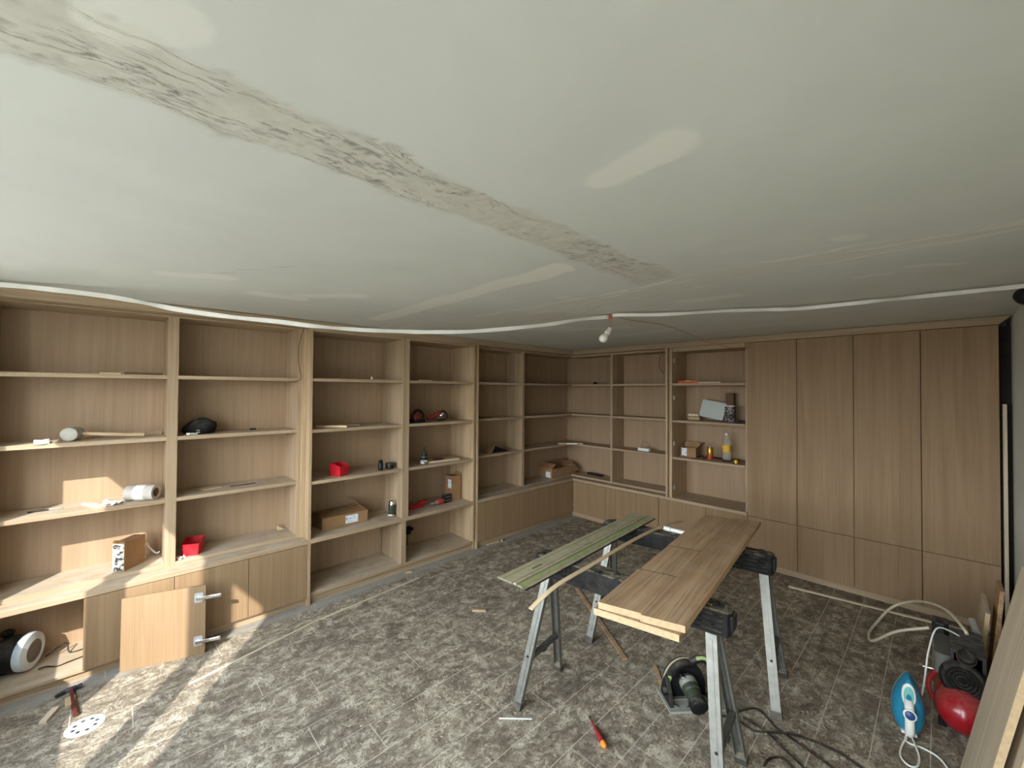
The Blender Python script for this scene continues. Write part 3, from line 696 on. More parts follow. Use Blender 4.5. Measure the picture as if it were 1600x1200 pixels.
# bay 2
bg = thing('tool_bag', 'soft black bag slumped on the second shelf of the second bay', 'bag', (-3.80, 0.455, z2))
rings = []
for k, (w, d, z, s_) in enumerate([(0.085,0.07,0.0,0),(0.102,0.082,0.02,0),(0.100,0.080,0.05,0.006),(0.082,0.07,0.078,0.014),(0.05,0.05,0.098,0.012),(0.015,0.02,0.104,0.008)]):
    rings.append([(d*math.cos(a_)*(1+0.10*math.sin(3*a_+k)), s_+w*math.sin(a_)*(1+0.07*math.cos(5*a_+2*k)), z+(0.006*math.sin(4*a_+k) if 0 < k < 5 else 0)) for a_ in [2*math.pi*i/22 for i in range(22)]])
G().loft(rings).build('body', K_rubber, bg, smooth=True, angle=80)
G().tube(spline([(0.03,-0.04,0.085),(0.03,-0.01,0.112),(0.03,0.04,0.108),(0.03,0.07,0.085)], 5), 0.006, 7).build('strap', K_blackp, bg, smooth=True)
G().box(0.078, 0.084, -0.028, -0.005, 0.012, 0.018).box(0.080, 0.086, -0.026, -0.008, 0.028, 0.032).build('buckle', K_chrome, bg)
scrap('cloth_scrap', 'grey-white cloth scrap poking out under the black bag', 'cloth', (-3.70, 0.40, z2), 0.05, 0.07, 0.02, 12, K_paper, 9)
boxthing('plug', 'tiny black plug on the second shelf of the second bay', 'plug', (-3.86, 0.81, z2), (0.02, 0.045, 0.012), 0, K_blackp, 0.003)
boxthing('wood_offcut', 'thin pale wood sheet on the third shelf of the second bay', 'offcut', (-3.83, 0.53, z3), (0.09, 0.12, 0.006), 12, K_pine)
boxthing('wood_strip', 'thin dark reddish strip on the third shelf of the second bay', 'wood strip', (-3.785, 0.735, z3), (0.016, 0.17, 0.006), 3, K_brown)
def red_bin(label, c, ang, s=1.0):
    b = thing('storage_bin', label, 'storage bin', c, (0, 0, RAD(ang)), 'small red stacking bins')
    w, d, h, th = 0.054*s, 0.056*s, 0.106*s, 0.003
    G().add([(-d,-w*0.86,0),(d,-w*0.86,0),(d,w*0.86,0),(-d,w*0.86,0)], [(0,1,2,3)]).box(-d, d, -w*0.86, w*0.86, 0, th).build('base', K_red, b)
    def wallp(p, name):
        n_ = Vector((p[1][0]-p[0][0], p[1][1]-p[0][1], 0)).normalized(); nn = Vector((-n_.y, n_.x, 0))*th
        v = [Vector(q) for q in p]; v += [q+nn for q in v]
        m_ = len(p)
        G().add(v, [tuple(range(m_)), tuple(reversed(range(m_, 2*m_)))] + [(i, i+m_, (i+1) % m_+m_, (i+1) % m_) for i in range(m_)]).build(name, K_red, b)
    wallp([(d,-w*0.86,0),(d,w*0.86,0),(d+0.006,w,h*0.80),(d+0.006,-w,h*0.80)], 'front')
    wallp([(-d,w*0.86,0),(-d,-w*0.86,0),(-d-0.004,-w,h),(-d-0.004,w,h)], 'back')
    wallp([(d,w*0.86,0),(-d,w*0.86,0),(-d-0.004,w,h),(-d*0.2,w,h),(d+0.006,w,h*0.80)], 'side')
    wallp([(-d,-w*0.86,0),(d,-w*0.86,0),(d+0.006,-w,h*0.80),(-d*0.2,-w,h),(-d-0.004,-w,h)], 'side')
    return b
red_bin('bright red open bin in the sun at the foot of the second bay', (-3.765, 0.428, zb), -24)
red_bin('red open bin on the third shelf above the labelled cardboard box', (-3.660, 1.430, z3), 24)
scrap('paper_scrap', 'crumpled white scrap left of the sunlit red bin', 'paper', (-3.70, 0.352, zb), 0.05, 0.045, 0.02, 20, K_paper, 11)
wd = G().prism([(0,0),(0.05,0),(0,0.035)], -0.02, 0.02, M=frame((0,0,0), x=(0,1,0), z=(1,0,0))).build('wood_wedge', K_pine); wd.location = (-3.90, 1.01, zb)
tag(wd, 'small pale wood wedge on the lowest shelf of the second bay', 'wedge')
wt = thing('loose_wire', 'thin brown wire hanging down the right stile of the second bay', 'wire', (-3.63, 1.09, 2.2))
G(org=(-3.63, 1.09, 2.2)).tube(spline([(-3.628,1.112,2.245),(-3.630,1.080,2.10),(-3.630,1.078,1.97),(-3.63,1.100,1.845),(-3.632,1.073,1.815),(-3.64,1.005,1.806)], 6), 0.003, 6).build('lead', K_brown, wt, smooth=True)

# ------------------------------------------------------------------ things in the deep middle bookcase
o = G().lathe([(0.006,0),(0.009,0.002),(0.009,0.022),(0.005,0.026)], 10).build('cable_clip', K_white, None, smooth=True); o.location = (-3.60, 1.69, z1); tag(o, 'tiny white plug standing on the top shelf of the middle bookcase', 'plug')
boxthing('wood_strip', 'pale strip with a bright cut end on the shelf above the red bin', 'wood strip', (-3.655, 1.36, z2), (0.03, 0.26, 0.018), -40, K_pine)
boxthing('wood_strip', 'dull wood strip lying behind the bright-ended strip', 'wood strip', (-3.745, 1.47, z2), (0.045, 0.32, 0.012), -4, OY)
def can(name, label, cat, c, prof, m, parts=(), n=20):
    th_ = thing(name, label, cat, c)
    G().lathe(prof, n).build('body', m, th_, smooth=True)
    for nm, pr_, mm in parts: G().lathe(pr_, n).build(nm, mm, th_, smooth=True)
    return th_
can('black_jar', 'tall black capped pot right of the red bin on the third shelf', 'pot', (-3.63, 1.80, z3), [(0.022,0),(0.023,0.003),(0.023,0.062),(0.020,0.066)], K_blackp, [('cap', [(0.0195,0.0665),(0.0195,0.092),(0.016,0.095)], K_rubber)])
can('black_jar', 'low round black tin beside the upright of the middle bookcase', 'tin', (-3.65, 1.905, z3), [(0.038,0),(0.040,0.004),(0.040,0.038),(0.037,0.042)], K_blackp, [('lid', [(0.042,0.0425),(0.042,0.052),(0.038,0.055)], K_dkgreen)])
def carton(label, c, ang, sx, sy, h, lab=None, flaps=(), name='cardboard_box'):
    b = thing(name, label, 'cardboard box', c, (0, 0, RAD(ang)), None); th_ = 0.004
    g = G().box(0, sx, 0, sy, 0, th_).box(0, th_, 0, sy, th_, h).box(sx-th_, sx, 0, sy, th_, h).box(th_, sx-th_, 0, th_, th_, h).box(th_, sx-th_, sy-th_, sy, th_, h)
    g.build('body', K_board, b)
    for p in flaps:
        v = [Vector(q) for q in p]; n_ = (v[1]-v[0]).cross(v[2]-v[0]).normalized()*0.003
        m_ = len(v); v = v + [q+n_ for q in v]
        G().add(v, [tuple(range(m_)), tuple(reversed(range(m_, 2*m_)))] + [(i, i+m_, (i+1) % m_+m_, (i+1) % m_) for i in range(m_)]).build('flap', K_board, b)
    if lab:
        G().box(*lab).build('label', K_label, b)
    return b
sx, sy, h = 0.235, 0.405, 0.100
carton('flat cardboard box with a white label on the counter of the middle bookcase', (-3.920, 1.300, zc), 0, sx, sy, h,
       (sx, sx+0.0012, 0.20, 0.315, 0.018, 0.088),
       [[(sx,0.0,h),(sx,sy,h),(sx-0.125,sy-0.02,h+0.022),(sx-0.125,0.02,h+0.010)],
        [(0,0,h),(0,sy,h),(0.105,sy-0.02,h+0.028),(0.105,0.02,h+0.016)][::-1],
        [(0.01,sy,h),(sx-0.01,sy,h),(sx-0.02,sy-0.10,h+0.085),(0.02,sy-0.10,h+0.085)],
        [(0.01,0,h),(sx-0.01,0,h),(sx-0.02,0.09,h+0.004),(0.02,0.09,h+0.004)]])
rt = thing('trim_router', 'dark green upright power tool with a metal cap, right of the labelled box', 'power tool', (-3.675, 1.945, zc))
G().lathe([(0.032,0),(0.035,0.004),(0.035,0.030),(0.031,0.034),(0.032,0.05),(0.036,0.06),(0.036,0.105),(0.033,0.112)], 20).build('body', K_dkgreen, rt, smooth=True)
G().lathe([(0.0365,0.006),(0.0365,0.022)], 20).build('printed_band', K_blabel, rt, smooth=True)
G().lathe([(0.033,0.1125),(0.031,0.120),(0.031,0.138),(0.027,0.144)], 20).box(-0.012, 0.028, -0.008, 0.008, 0.144, 0.150).build('cap', K_chrome, rt, smooth=True)
G().tube(spline([(0,0.036,0.10),(0,0.056,0.10),(0,0.062,0.075),(0,0.052,0.055),(0,0.036,0.055)], 4), 0.007, 8).build('side_handle', K_grey, rt, smooth=True)
boxthing('wood_strip', 'pale stick on the top shelf of the right middle bay', 'wood strip', (-3.60, 2.26, z1), (0.02, 0.15, 0.010), 2, K_pine)
# hand tools on second shelf
ht = thing('belt_sander', 'dark red and black hand tool at the left of the second shelf', 'power tool', (-3.68, 2.20, z2), (0, 0, RAD(12)))
G().rbox(-0.05, 0.05, -0.06, 0.09, 0, 0.035, 0.02).build('sole', K_blackp, ht, smooth=True)
G().rbox(-0.035, 0.04, -0.05, 0.06, 0.036, 0.085, 0.02).build('housing', K_dred, ht, smooth=True)
G().tube(spline([(0,-0.03,0.085),(0,0.0,0.118),(0,0.06,0.112),(0,0.10,0.07),(0,0.085,0.04)], 5), 0.014, 10).build('handle', K_blackp, ht, smooth=True)
ht = thing('angle_grinder', 'dull red and silver tool with a looped handle on the second shelf', 'power tool', (-3.70, 2.37, z2), (0, 0, RAD(-6)))
G().tube(spline([(0,-0.02,0.03),(0,0.05,0.055),(0,0.10,0.075),(0,0.13,0.085)], 4), 0.026, 12).build('motor_body', K_dred, ht, smooth=True)
G().lathe([(0.028,0),(0.030,0.01),(0.030,0.035),(0.020,0.045)], 14, 0, frame((0,0.135,0.05), x=(1,0,0), z=(0,0.5,1))).build('gear_head', K_chrome, ht, smooth=True)
G().tube(spline([(0.0,0.10,0.095),(0,0.17,0.105),(0,0.21,0.06),(0,0.19,0.018),(0,0.10,0.012)], 5), 0.010, 8).build('loop_handle', K_blackp, ht, smooth=True)
gb = can('glue_bottle', 'black glue bottle with white print and nozzle on the third shelf', 'bottle', (-3.625, 2.265, z3), [(0.036,0),(0.038,0.004),(0.038,0.055),(0.034,0.085),(0.024,0.115),(0.014,0.130)], K_blackp,
         [('label', [(0.0386,0.008),(0.0386,0.045)], K_blabel), ('spot_label', [(0.0345,0.070),(0.0352,0.077),(0.031,0.092)], K_paper), ('nozzle', [(0.013,0.1305),(0.010,0.145),(0.004,0.180)], K_blackp)])
boxthing('wood_board', 'pale thick offcut board with dark pliers on top, third shelf', 'board', (-3.655, 2.50, z3), (0.11, 0.38, 0.022), -3, K_pine)
pl = thing('pliers', 'dark pliers lying on the thick offcut board', 'pliers', (-3.645, 2.51, z3+0.0225), (0, 0, RAD(96)))
for s_ in (-1, 1):
    G().tube(spline([(0.01,s_*0.003,0.006),(-0.03,s_*0.014,0.007),(-0.08,s_*0.022,0.008),(-0.12,s_*0.018,0.008)], 4), 0.006, 8, radii=None).build('handle', K_rubber, pl, smooth=True)
    G().prism([(0.0,0),(0.0,s_*0.012),(0.03,s_*0.012),(0.075,s_*0.003),(0.075,s_*0.0005)][::s_], 0.002, 0.012).build('jaw', K_chrome, pl)
rc = thing('spring_clamp', 'bright red plastic clamp lying on the counter beside the upright', 'clamp', (-3.765, 2.27, zc), (0, 0, RAD(4)))
G().rbox(-0.025, 0.03, -0.10, 0.06, 0, 0.03, 0.014).build('jaw_bar', K_red, rc, smooth=True)
G().rbox(-0.02, 0.02, 0.02, 0.13, 0.031, 0.05, 0.012).build('grip', K_red, rc, smooth=True)
sd = thing('cordless_screwdriver', 'red and black cordless screwdriver lying on the counter by the small carton', 'power tool', (-3.70, 2.52, zc+0.03), (0, 0, RAD(10)))
G().lathe([(0.006,-0.13),(0.012,-0.125),(0.014,-0.08),(0.022,-0.06)], 14, 0, frame((0,0,0), x=(1,0,0), z=(0,1,0))).build('chuck', K_grey, sd, smooth=True)
G().lathe([(0.022,-0.06),(0.029,-0.045),(0.029,0.03),(0.025,0.035)], 14, 0, frame((0,0,0), x=(1,0,0), z=(0,1,0))).build('body', pm('faded_red', (186, 70, 62), 0.5, 0.15, 30), sd, smooth=True)
G().rbox(-0.03, 0.02, 0.04, 0.15, -0.029, 0.05, 0.012).build('battery_grip', K_blackp, sd, smooth=True)
G().box(0.0201, 0.023, 0.055, 0.13, 0.028, 0.034).box(0.0201, 0.023, 0.055, 0.13, -0.008, 0.0).build('trim_line', K_grey, sd)
ct2 = carton('tall narrow brown carton with a white label, right end of the counter', (-3.86, 2.688, zc), 0, 0.125, 0.125, 0.265, (0.055, 0.118, -0.0012, 0.0, 0.130, 0.225), [[(0.01,0.125,0.265),(0.115,0.125,0.265),(0.115,0.14,0.29),(0.01,0.14,0.29)]], name='carton')
so = thing('wall_socket', 'black socket with a hanging plug inside the lower right compartment', 'socket', (-3.9595, 2.285, 0.245))
G().rbox(-0.028, 0.028, -0.045, 0.045, 0, 0.012, 0.012, M=frame((0,0,0), x=(0,1,0), z=(1,0,0))).build('plate', K_blackp, so, smooth=True)
G().cyl((0.012,0.012,0.018), (0.05,0.02,0.018), 0.018, 14).build('plug', K_rubber, so, smooth=True)
G().tube(spline([(0.012,-0.02,-0.02),(0.03,-0.022,-0.04),(0.03,-0.025,-0.09),(0.02,-0.02,-0.15)], 5), 0.004, 6).build('lead', K_rubber, so, smooth=True)

# ------------------------------------------------------------------ corner bookcases
boxthing('tool_case', 'small black case on the second shelf of the corner bookcase', 'case', (-3.72, 2.995, z2), (0.07, 0.10, 0.038), 0, K_blackp, 0.006)
boxthing('wood_strip', 'thin dark strip right of the black case in the corner bookcase', 'wood strip', (-3.72, 3.16, z2), (0.02, 0.20, 0.008), 3, K_brown)
dw = thing('sanding_block', 'brown tilted sanding block with a dark face on the third shelf near the corner', 'sanding block', (-3.75, 3.32, z3))
G().prism([(0,0),(0.30,0),(0.24,0.022),(0.055,0.085)], -0.05, 0.03, M=frame((0,-0.08,0), x=(0,1,0), z=(1,0,0))).build('dark_face', K_rubber, dw)
G().prism([(-0.07,0),(0.0,0),(0.055,0.085),(0.0,0.05)], -0.04, 0.05, M=frame((0,-0.08,0), x=(0,1,0), z=(1,0,0))).build('block', K_board, dw)
h = 0.140
carton('open cardboard box with a small white label in the corner of the worktop', (-3.945, 4.335, zc), -3, 0.262, 0.50, h,
       (0.145, 0.235, -0.0012, 0.0, 0.018, 0.095),
       [[(0.262,0,h),(0.262,0.5,h),(0.345,0.47,h-0.055),(0.345,0.05,h-0.06)],
        [(0.0,0.0,h),(0.0,0.5,h),(0.06,0.5,h+0.075),(0.06,0.0,h+0.075)],
        [(0.262,0.0,h),(0.0,0.0,h),(0.02,0.10,h+0.055),(0.25,0.10,h+0.055)],
        [(0.0,0.5,h),(0.262,0.5,h),(0.24,0.42,h+0.06),(0.02,0.42,h+0.06)]])
cb = thing('shelf_board', 'short oak board with a white sticker bridging the corner on the third shelf', 'board', (-3.565, 4.625, z3), (0, 0, RAD(48)))
G().box(-0.20, 0.14, -0.02, 0.10, 0, 0.022).build('board', OX, cb, bevel=0.002)
G().box(-0.09, 0.055, -0.0215, -0.0205, 0.003, 0.019).build('sticker', K_paper, cb)
boxthing('flat_tool', 'dark flat tool lying at the back of the corner worktop', 'hand tool', (-3.38, 4.90, zb), (0.26, 0.05, 0.025), -6, K_blackp, 0.006)
o = G().ball((0,0,0.012), 0.03, 14, 0, 0.5).build('lump_of_putty', K_rubber, None, smooth=True); o.location = (-3.30, 4.78, z1+0.003); tag(o, 'small dark lump on the top shelf just right of the corner', 'putty')
wb = thing('junction_box', 'small white box with a wire loop on the third shelf, back wall', 'box', (-2.575, 4.80, z3))
G().box(-0.075, 0.075, -0.03, 0.03, 0, 0.038).build('body', K_white, wb, bevel=0.003)
G().tube(spline([(-0.06,0.03,0.03),(-0.055,0.03,0.09),(-0.01,0.03,0.115),(0.04,0.03,0.09),(0.06,0.03,0.035)], 5), 0.0018, 5).build('wire_loop', K_brown, wb, smooth=True)
o = G().tube(spline([(-2.425,4.94,2.215),(-2.437,4.92,2.12),(-2.42,4.90,2.03),(-2.375,4.90,1.965)], 6), 0.003, 6).build('loose_wire', K_rubber, None, smooth=True); tag(o, 'short dark wire hanging in the top bay left of the open cupboard', 'wire')

# ------------------------------------------------------------------ open cupboard
lv = thing('spirit_level', 'orange spirit level on the top shelf of the open cupboard', 'level', (-1.98, 4.69, z1))
G().box(-0.115, 0.115, -0.012, 0.012, 0, 0.030).build('bar', K_orange, lv, bevel=0.003)
G().box(-0.03, 0.03, -0.0125, 0.0125, 0.020, 0.032).build('vial', K_yellow, lv)
boxthing('wood_strip', 'pale flat stick right of the orange level', 'wood strip', (-1.745, 4.69, z1), (0.235, 0.03, 0.014), 1, K_pinex)
boxthing('sanding_block', 'lower pale block of the two stacked on the second cupboard shelf', 'block', (-1.965, 4.83, z2), (0.13, 0.06, 0.036), 4, K_end, 0.006, 'stacked pale blocks')
boxthing('sanding_block', 'upper pale block of the two stacked on the second cupboard shelf', 'block', (-1.97, 4.83, z2+0.0415), (0.12, 0.06, 0.030), 2, K_pinex, 0.006, 'stacked pale blocks')
pt = G().rbox(-0.13, 0.13, -0.09, 0.105, 0, 0.008, 0.012, M=frame((0,0,0.115), x=(0.985,0,-0.17), z=(0,-1,0.22))).build('metal_plate', pm('pale_sheet', (186, 192, 186), 0.45, 0.05, 6), None, smooth=True)
pt.location = (-1.775, 4.86, z2); tag(pt, 'pale grey sheet leaning tilted on the second cupboard shelf', 'sheet')
boxthing('wood_block', 'tall brown wood block standing behind the printed can', 'wood block', (-1.605, 4.905, z2), (0.085, 0.05, 0.315), 0, K_brown)
can('paint_can', 'printed dark can with a white lid on the second cupboard shelf', 'can', (-1.575, 4.80, z2), [(0.047,0),(0.049,0.003),(0.049,0.165),(0.047,0.168)], K_canprint, [('lid', [(0.051,0.1685),(0.051,0.178),(0.046,0.182)], K_white)])
scrap('cloth_scrap', 'dark purple rag beside the printed can', 'rag', (-1.455, 4.74, z2), 0.11, 0.09, 0.035, 10, pm('purple_rag', (66, 50, 58), 0.9, 0.2, 20), 21)
b = carton('small brown box with a raised flap on the third cupboard shelf', (-2.085, 4.735, z3), 3, 0.17, 0.13, 0.105, (0.012, 0.070, -0.0012, 0.0, 0.012, 0.098),
       [[(0.17,0.0,0.105),(0.17,0.13,0.105),(0.235,0.12,0.172),(0.235,0.01,0.165)][::-1], [(0,0.13,0.105),(0.17,0.13,0.105),(0.17,0.15,0.16),(0,0.15,0.16)]], name='carton')
can('drinks_can', 'gold and red can on the third cupboard shelf', 'can', (-1.752, 4.72, z3), [(0.027,0),(0.033,0.008),(0.033,0.132),(0.028,0.142)], K_gold,
    [('band', [(0.0334,0.022),(0.0334,0.052)], K_red), ('lid', [(0.0275,0.1425),(0.0275,0.147),(0.024,0.147)], K_chrome)])
can('bottle', 'clear bottle with a yellow label on the third cupboard shelf', 'bottle', (-1.615, 4.82, z3), [(0.040,0),(0.043,0.006),(0.043,0.175),(0.036,0.215),(0.017,0.245),(0.015,0.275)], K_clear,
    [('label', [(0.0436,0.095),(0.0436,0.17)], K_yellow), ('cap', [(0.017,0.2755),(0.017,0.295),(0.014,0.297)], K_white)])
can('small_tin', 'small dark tin with a gold side at the right of the third cupboard shelf', 'tin', (-1.475, 4.68, z3), [(0.034,0),(0.036,0.003),(0.036,0.045),(0.034,0.048)], K_blackp, [('label', [(0.0364,0.006),(0.0364,0.040)], K_gold)])
o = G().tube(spline([(-1.902,4.80,z3+0.006),(-1.90,4.76,z3+0.010),(-1.86,4.80,z3+0.02),(-1.83,4.76,z3+0.006),(-1.80,4.83,z3+0.014),(-1.70,4.86,z3+0.007),(-1.66,4.80,z3+0.02),(-1.62,4.74,z3+0.007),(-1.55,4.75,z3+0.012),(-1.50,4.83,z3+0.007)], 6), 0.006, 7).build('power_cable', K_rubber, None, smooth=True)
tag(o, 'tangled black cable behind the cans on the third cupboard shelf', 'cable')
# ------------------------------------------------------------------ ceiling: bulb, flat cables, wires
P0 = Vector((-1.60, 2.545, 2.285))
pd = thing('pendant_bulb', 'bare white bulb hanging askew from a wire near the orange connector', 'light bulb', (-1.655, 2.60, 2.29))
org = Vector(pd.location)
G(org=org).tube(spline([(-1.655,2.60,2.302),(-1.659,2.604,2.25),(-1.664,2.600,2.205)], 5), 0.0025, 6).build('cord', K_orange, pd, smooth=True)
a, b = Vector((-1.664,2.600,2.205)), Vector((-1.690,2.535,2.115)); Ms = along(a, b)
G(org=org).lathe([(0.012,0),(0.017,0.004),(0.017,0.030),(0.021,0.033),(0.021,0.050),(0.018,0.052)], 18, 0, Ms).build('socket', K_white, pd, smooth=True)
t = NT('opal_glass'); t.set(Base_Color=lin((236, 234, 224)), Roughness=0.25, Subsurface_Weight=0.2); t.l(t.noise(t.coord(), 3, 2), t.n('ShaderNodeMath').inputs[0])
G(org=org).lathe([(0.013,0.052),(0.015,0.060),(0.026,0.078),(0.031,0.094),(0.030,0.108),(0.022,0.121),(0.010,0.127),(0.001,0.1285)], 20, 0, Ms).build('bulb', t.m, pd, smooth=True)
cn = thing('cable_connector', 'crumpled orange cable end taped to the ceiling above the bulb', 'cable end', (-1.66, 2.60, 2.302))
G().tube(spline([(0.02,0.03,0.0),(-0.01,0.01,-0.012),(-0.05,0.012,-0.010),(-0.03,-0.02,-0.016),(0.0,-0.01,-0.012),(0.03,-0.005,-0.016),(0.05,0.03,-0.006)], 5), 0.010, 7, flat=0.4).build('loops', K_orange, cn, smooth=True)
G().tube(spline([(-0.06,0.0,-0.004),(-0.03,0.015,-0.02),(0.02,0.01,-0.02)], 5), 0.004, 6).build('wire_end', K_orange, cn, smooth=True)
def ribbon(pts, w, turns, name, label):
    P = spline(pts, 14); L = len(P); rings = []
    for i, p in enumerate(P):
        d = (P[min(i+1, L-1)]-P[max(i-1, 0)]).normalized(); u = d.cross(Vector((0,0,1))).normalized(); v = d.cross(u)
        a_ = math.pi/2 + 0.55*math.sin(turns*math.pi*i/L) + 0.25*math.sin(i*0.31)
        q = u*math.cos(a_)+v*math.sin(a_); n_ = d.cross(q)
        rings.append([p+q*w*0.5+n_*0.0012, p-q*w*0.5+n_*0.0012, p-q*w*0.5-n_*0.0012, p+q*w*0.5-n_*0.0012])
    o = G().loft(rings).build(name, K_white, None, smooth=True)
    return tag(o, label, 'cable')
ribbon([(-3.47,-0.56,2.286),(-3.40,-0.439,2.286),(-3.321,-0.299,2.278),(-3.183,-0.055,2.255),(-3.08,0.125,2.225),(-3.004,0.259,2.197),(-2.878,0.482,2.170),(-2.744,0.717,2.152),(-2.656,0.872,2.135),(-2.529,1.096,2.124),(-2.375,1.368,2.124),(-2.294,1.51,2.128),(-2.147,1.769,2.148),(-1.923,2.164,2.208),(-1.804,2.374,2.255),(-1.672,2.585,2.288)],
       0.026, 6, 'flat_cable', 'white flat cable sagging across the left bookcases to the bulb')
ribbon([(-1.640,2.60,2.290),(-1.572,2.548,2.284),(-1.321,2.735,2.280),(-0.996,2.913,2.285),(-0.774,3.060,2.284),(-0.612,3.139,2.280),(-0.365,3.193,2.284),(-0.168,3.215,2.284),(0.034,3.238,2.284),(0.172,3.254,2.285),(0.312,3.262,2.284)],
       0.022, 5, 'flat_cable', 'white flat cable running along the ceiling from the bulb to the right wall')
o = G().tube(spline([(-1.65,2.61,2.300),(-1.636,2.832,2.291),(-1.563,3.264,2.290),(-1.494,3.671,2.236),(-1.443,3.975,2.189),(-1.376,4.369,2.172),(-1.330,4.600,2.192),(-1.31,4.603,2.244)], 6), 0.0024, 6).build('orange_wire', K_wire, None, smooth=True)
tag(o, 'thin orange wire drooping from the bulb to the cupboard top', 'wire')
wl = thing('wall_lamp', 'black round lamp under the ceiling at the right edge, by the white cable', 'lamp', (0.335, 3.44, 2.262))
G().ball((0,0,0), 0.06, 18, 0, 0.85).build('shade', K_blackp, wl, smooth=True)
G().cyl((0.0,0,0.04), (0.0,0,0.05), 0.03, 14).build('base', K_blackp, wl, smooth=True)

# ------------------------------------------------------------------ trestles
def trestle(label, c, ang, foot_x, blen, xoff=0.0):
    tr_ = thing('trestle', label, 'trestle', c, (0, 0, RAD(ang)), 'folding trestles with black plastic tops')
    L = blen/2; yt, yb_, z0, z1_ = 0.052, 0.060, 0.695, 0.80
    # beam: side skirts and a top with a curved hand slot
    g = G()
    rings = []
    for x_, s_ in ((-L,0.55),(-L+0.012,0.9),(-L+0.03,1.0),(L-0.03,1.0),(L-0.012,0.9),(L,0.55)):
        zc_ = 0.012*(1-s_)
        rings.append([(x_,-yb_*s_,z0+zc_),(x_,yb_*s_,z0+zc_),(x_,yt*s_,z1_-0.006),(x_,yt*s_-0.006,z1_-zc_),(x_,-yt*s_+0.006,z1_-zc_),(x_,-yt*s_,z1_-0.006)])
    g.loft(rings).build('beam', K_trestle, tr_, smooth=True, angle=30)
    for s_ in (-1, 1):
        for e_ in (-1, 1):
            for q in range(4):
                zr = z0+0.012+q*0.022; yy = yb_-(yb_-yt)*(zr-z0)/(z1_-z0)
                xa, xb = (L-0.22, L-0.03) if e_ > 0 else (-L+0.03, -L+0.22)
                G().box(xa, xb, s_*(yy-0.003), s_*(yy+0.009), zr, zr+0.009).build('side_rib', K_trestle, tr_, bevel=0.001)
    for e_ in (-1, 1):
        G().box(e_*(L-0.012), e_*(L+0.010), -0.036, 0.036, z0+0.02, z1_-0.018).build('end_block', K_blackp, tr_, bevel=0.006)
        G().box(e_*(L-0.13), e_*(L-0.035), -0.034, 0.034, z1_+0.0005, z1_+0.005).build('top_pad', K_blackp, tr_, bevel=0.002)
        G().box(e_*(L-0.075), e_*(L-0.055), -0.012, 0.026, z1_+0.0055, z1_+0.012).build('stop_clip', K_blackp, tr_, bevel=0.002)
        g = G()
        for q in range(4): g.box(e_*(L-0.118)+q*0.0115*e_, e_*(L-0.118)+q*0.0115*e_+0.005, -0.030, -0.018, z1_+0.0051, z1_+0.0059)
        g.build('pale_marks', K_yellow, tr_)
    pts = spline([(-0.07,-0.012,0),(-0.05,0.014,0),(0.0,0.020,0),(0.06,0.016,0),(0.085,0.006,0)], 6)
    G().tube([(p.x+0.04, p.y, z1_+0.0) for p in pts], 0.010, 8, flat=0.25).build('hand_slot', K_rubber, tr_, smooth=True)
    # C-section legs
    for ex in (-1, 1):
        for ey in (-1, 1):
            top = Vector((ex*(foot_x-0.075), ey*0.036, z0+0.02)); foot = Vector((ex*foot_x, ey*0.212, 0.032))
            d = (foot-top); Lg = d.length; d.normalize()
            xax = Vector((1,0,0)); xax = (xax - d*xax.dot(d)).normalized(); yax = d.cross(xax)
            M = Matrix((xax, yax, d)).transposed().to_4x4(); M.translation = top
            s_ = 1 if yax.y*ey > 0 else -1
            w, dp, th_ = 0.023, 0.026, 0.0022
            g = G()
            g.prism([(-w,0),(w,0),(w,s_*th_),(-w,s_*th_)][::s_], 0, Lg, M=M)
            g.prism([(-w,-s_*dp),(-w+th_,-s_*dp),(-w+th_,0),(-w,0)][::s_], 0, Lg, M=M)
            g.prism([(w-th_,-s_*dp),(w,-s_*dp),(w,0),(w-th_,0)][::s_], 0, Lg, M=M)
            g.box(-0.005, 0.005, 0, s_*(th_+0.0025), 0.05, Lg-0.05, M=M)
            leg = g.build('leg', K_galv, tr_)
            G().cyl(M @ Vector((0, s_*0.001, Lg*0.655)), M @ Vector((0, s_*0.006, Lg*0.655)), 0.0065, 10).build('bolt_hole', K_rubber, leg)
            G().box(-w-0.004, w+0.004, -dp-0.004, 0.006, Lg-0.008, Lg+0.030, M=M if s_ > 0 else M @ Matrix.Scale(-1, 4, (0,1,0))).build('foot', K_foot, leg, bevel=0.003)
        zz_ = 0.25; yy = 0.212 - (0.212-0.036)*(zz_-0.032)/(0.683)
        xx = ex*(foot_x-0.075*(zz_-0.032)/0.683)
        G().box(xx-0.014, xx+0.014, -yy+0.012, yy-0.012, zz_-0.012, zz_+0.012).box(xx-0.018, xx+0.018, -0.02, 0.02, zz_-0.020, zz_-0.0121).build('cross_brace', K_brace, tr_, bevel=0.002)
    return tr_
trestle('nearer black-topped trestle with steel legs, in front of the other one', (-1.140, 1.888, 0), 7.0, 0.508, 1.03)
trestle('farther black-topped trestle with steel legs, nearer the back cabinets', (-1.190, 2.692, 0), 9.0, 0.548, 1.05)

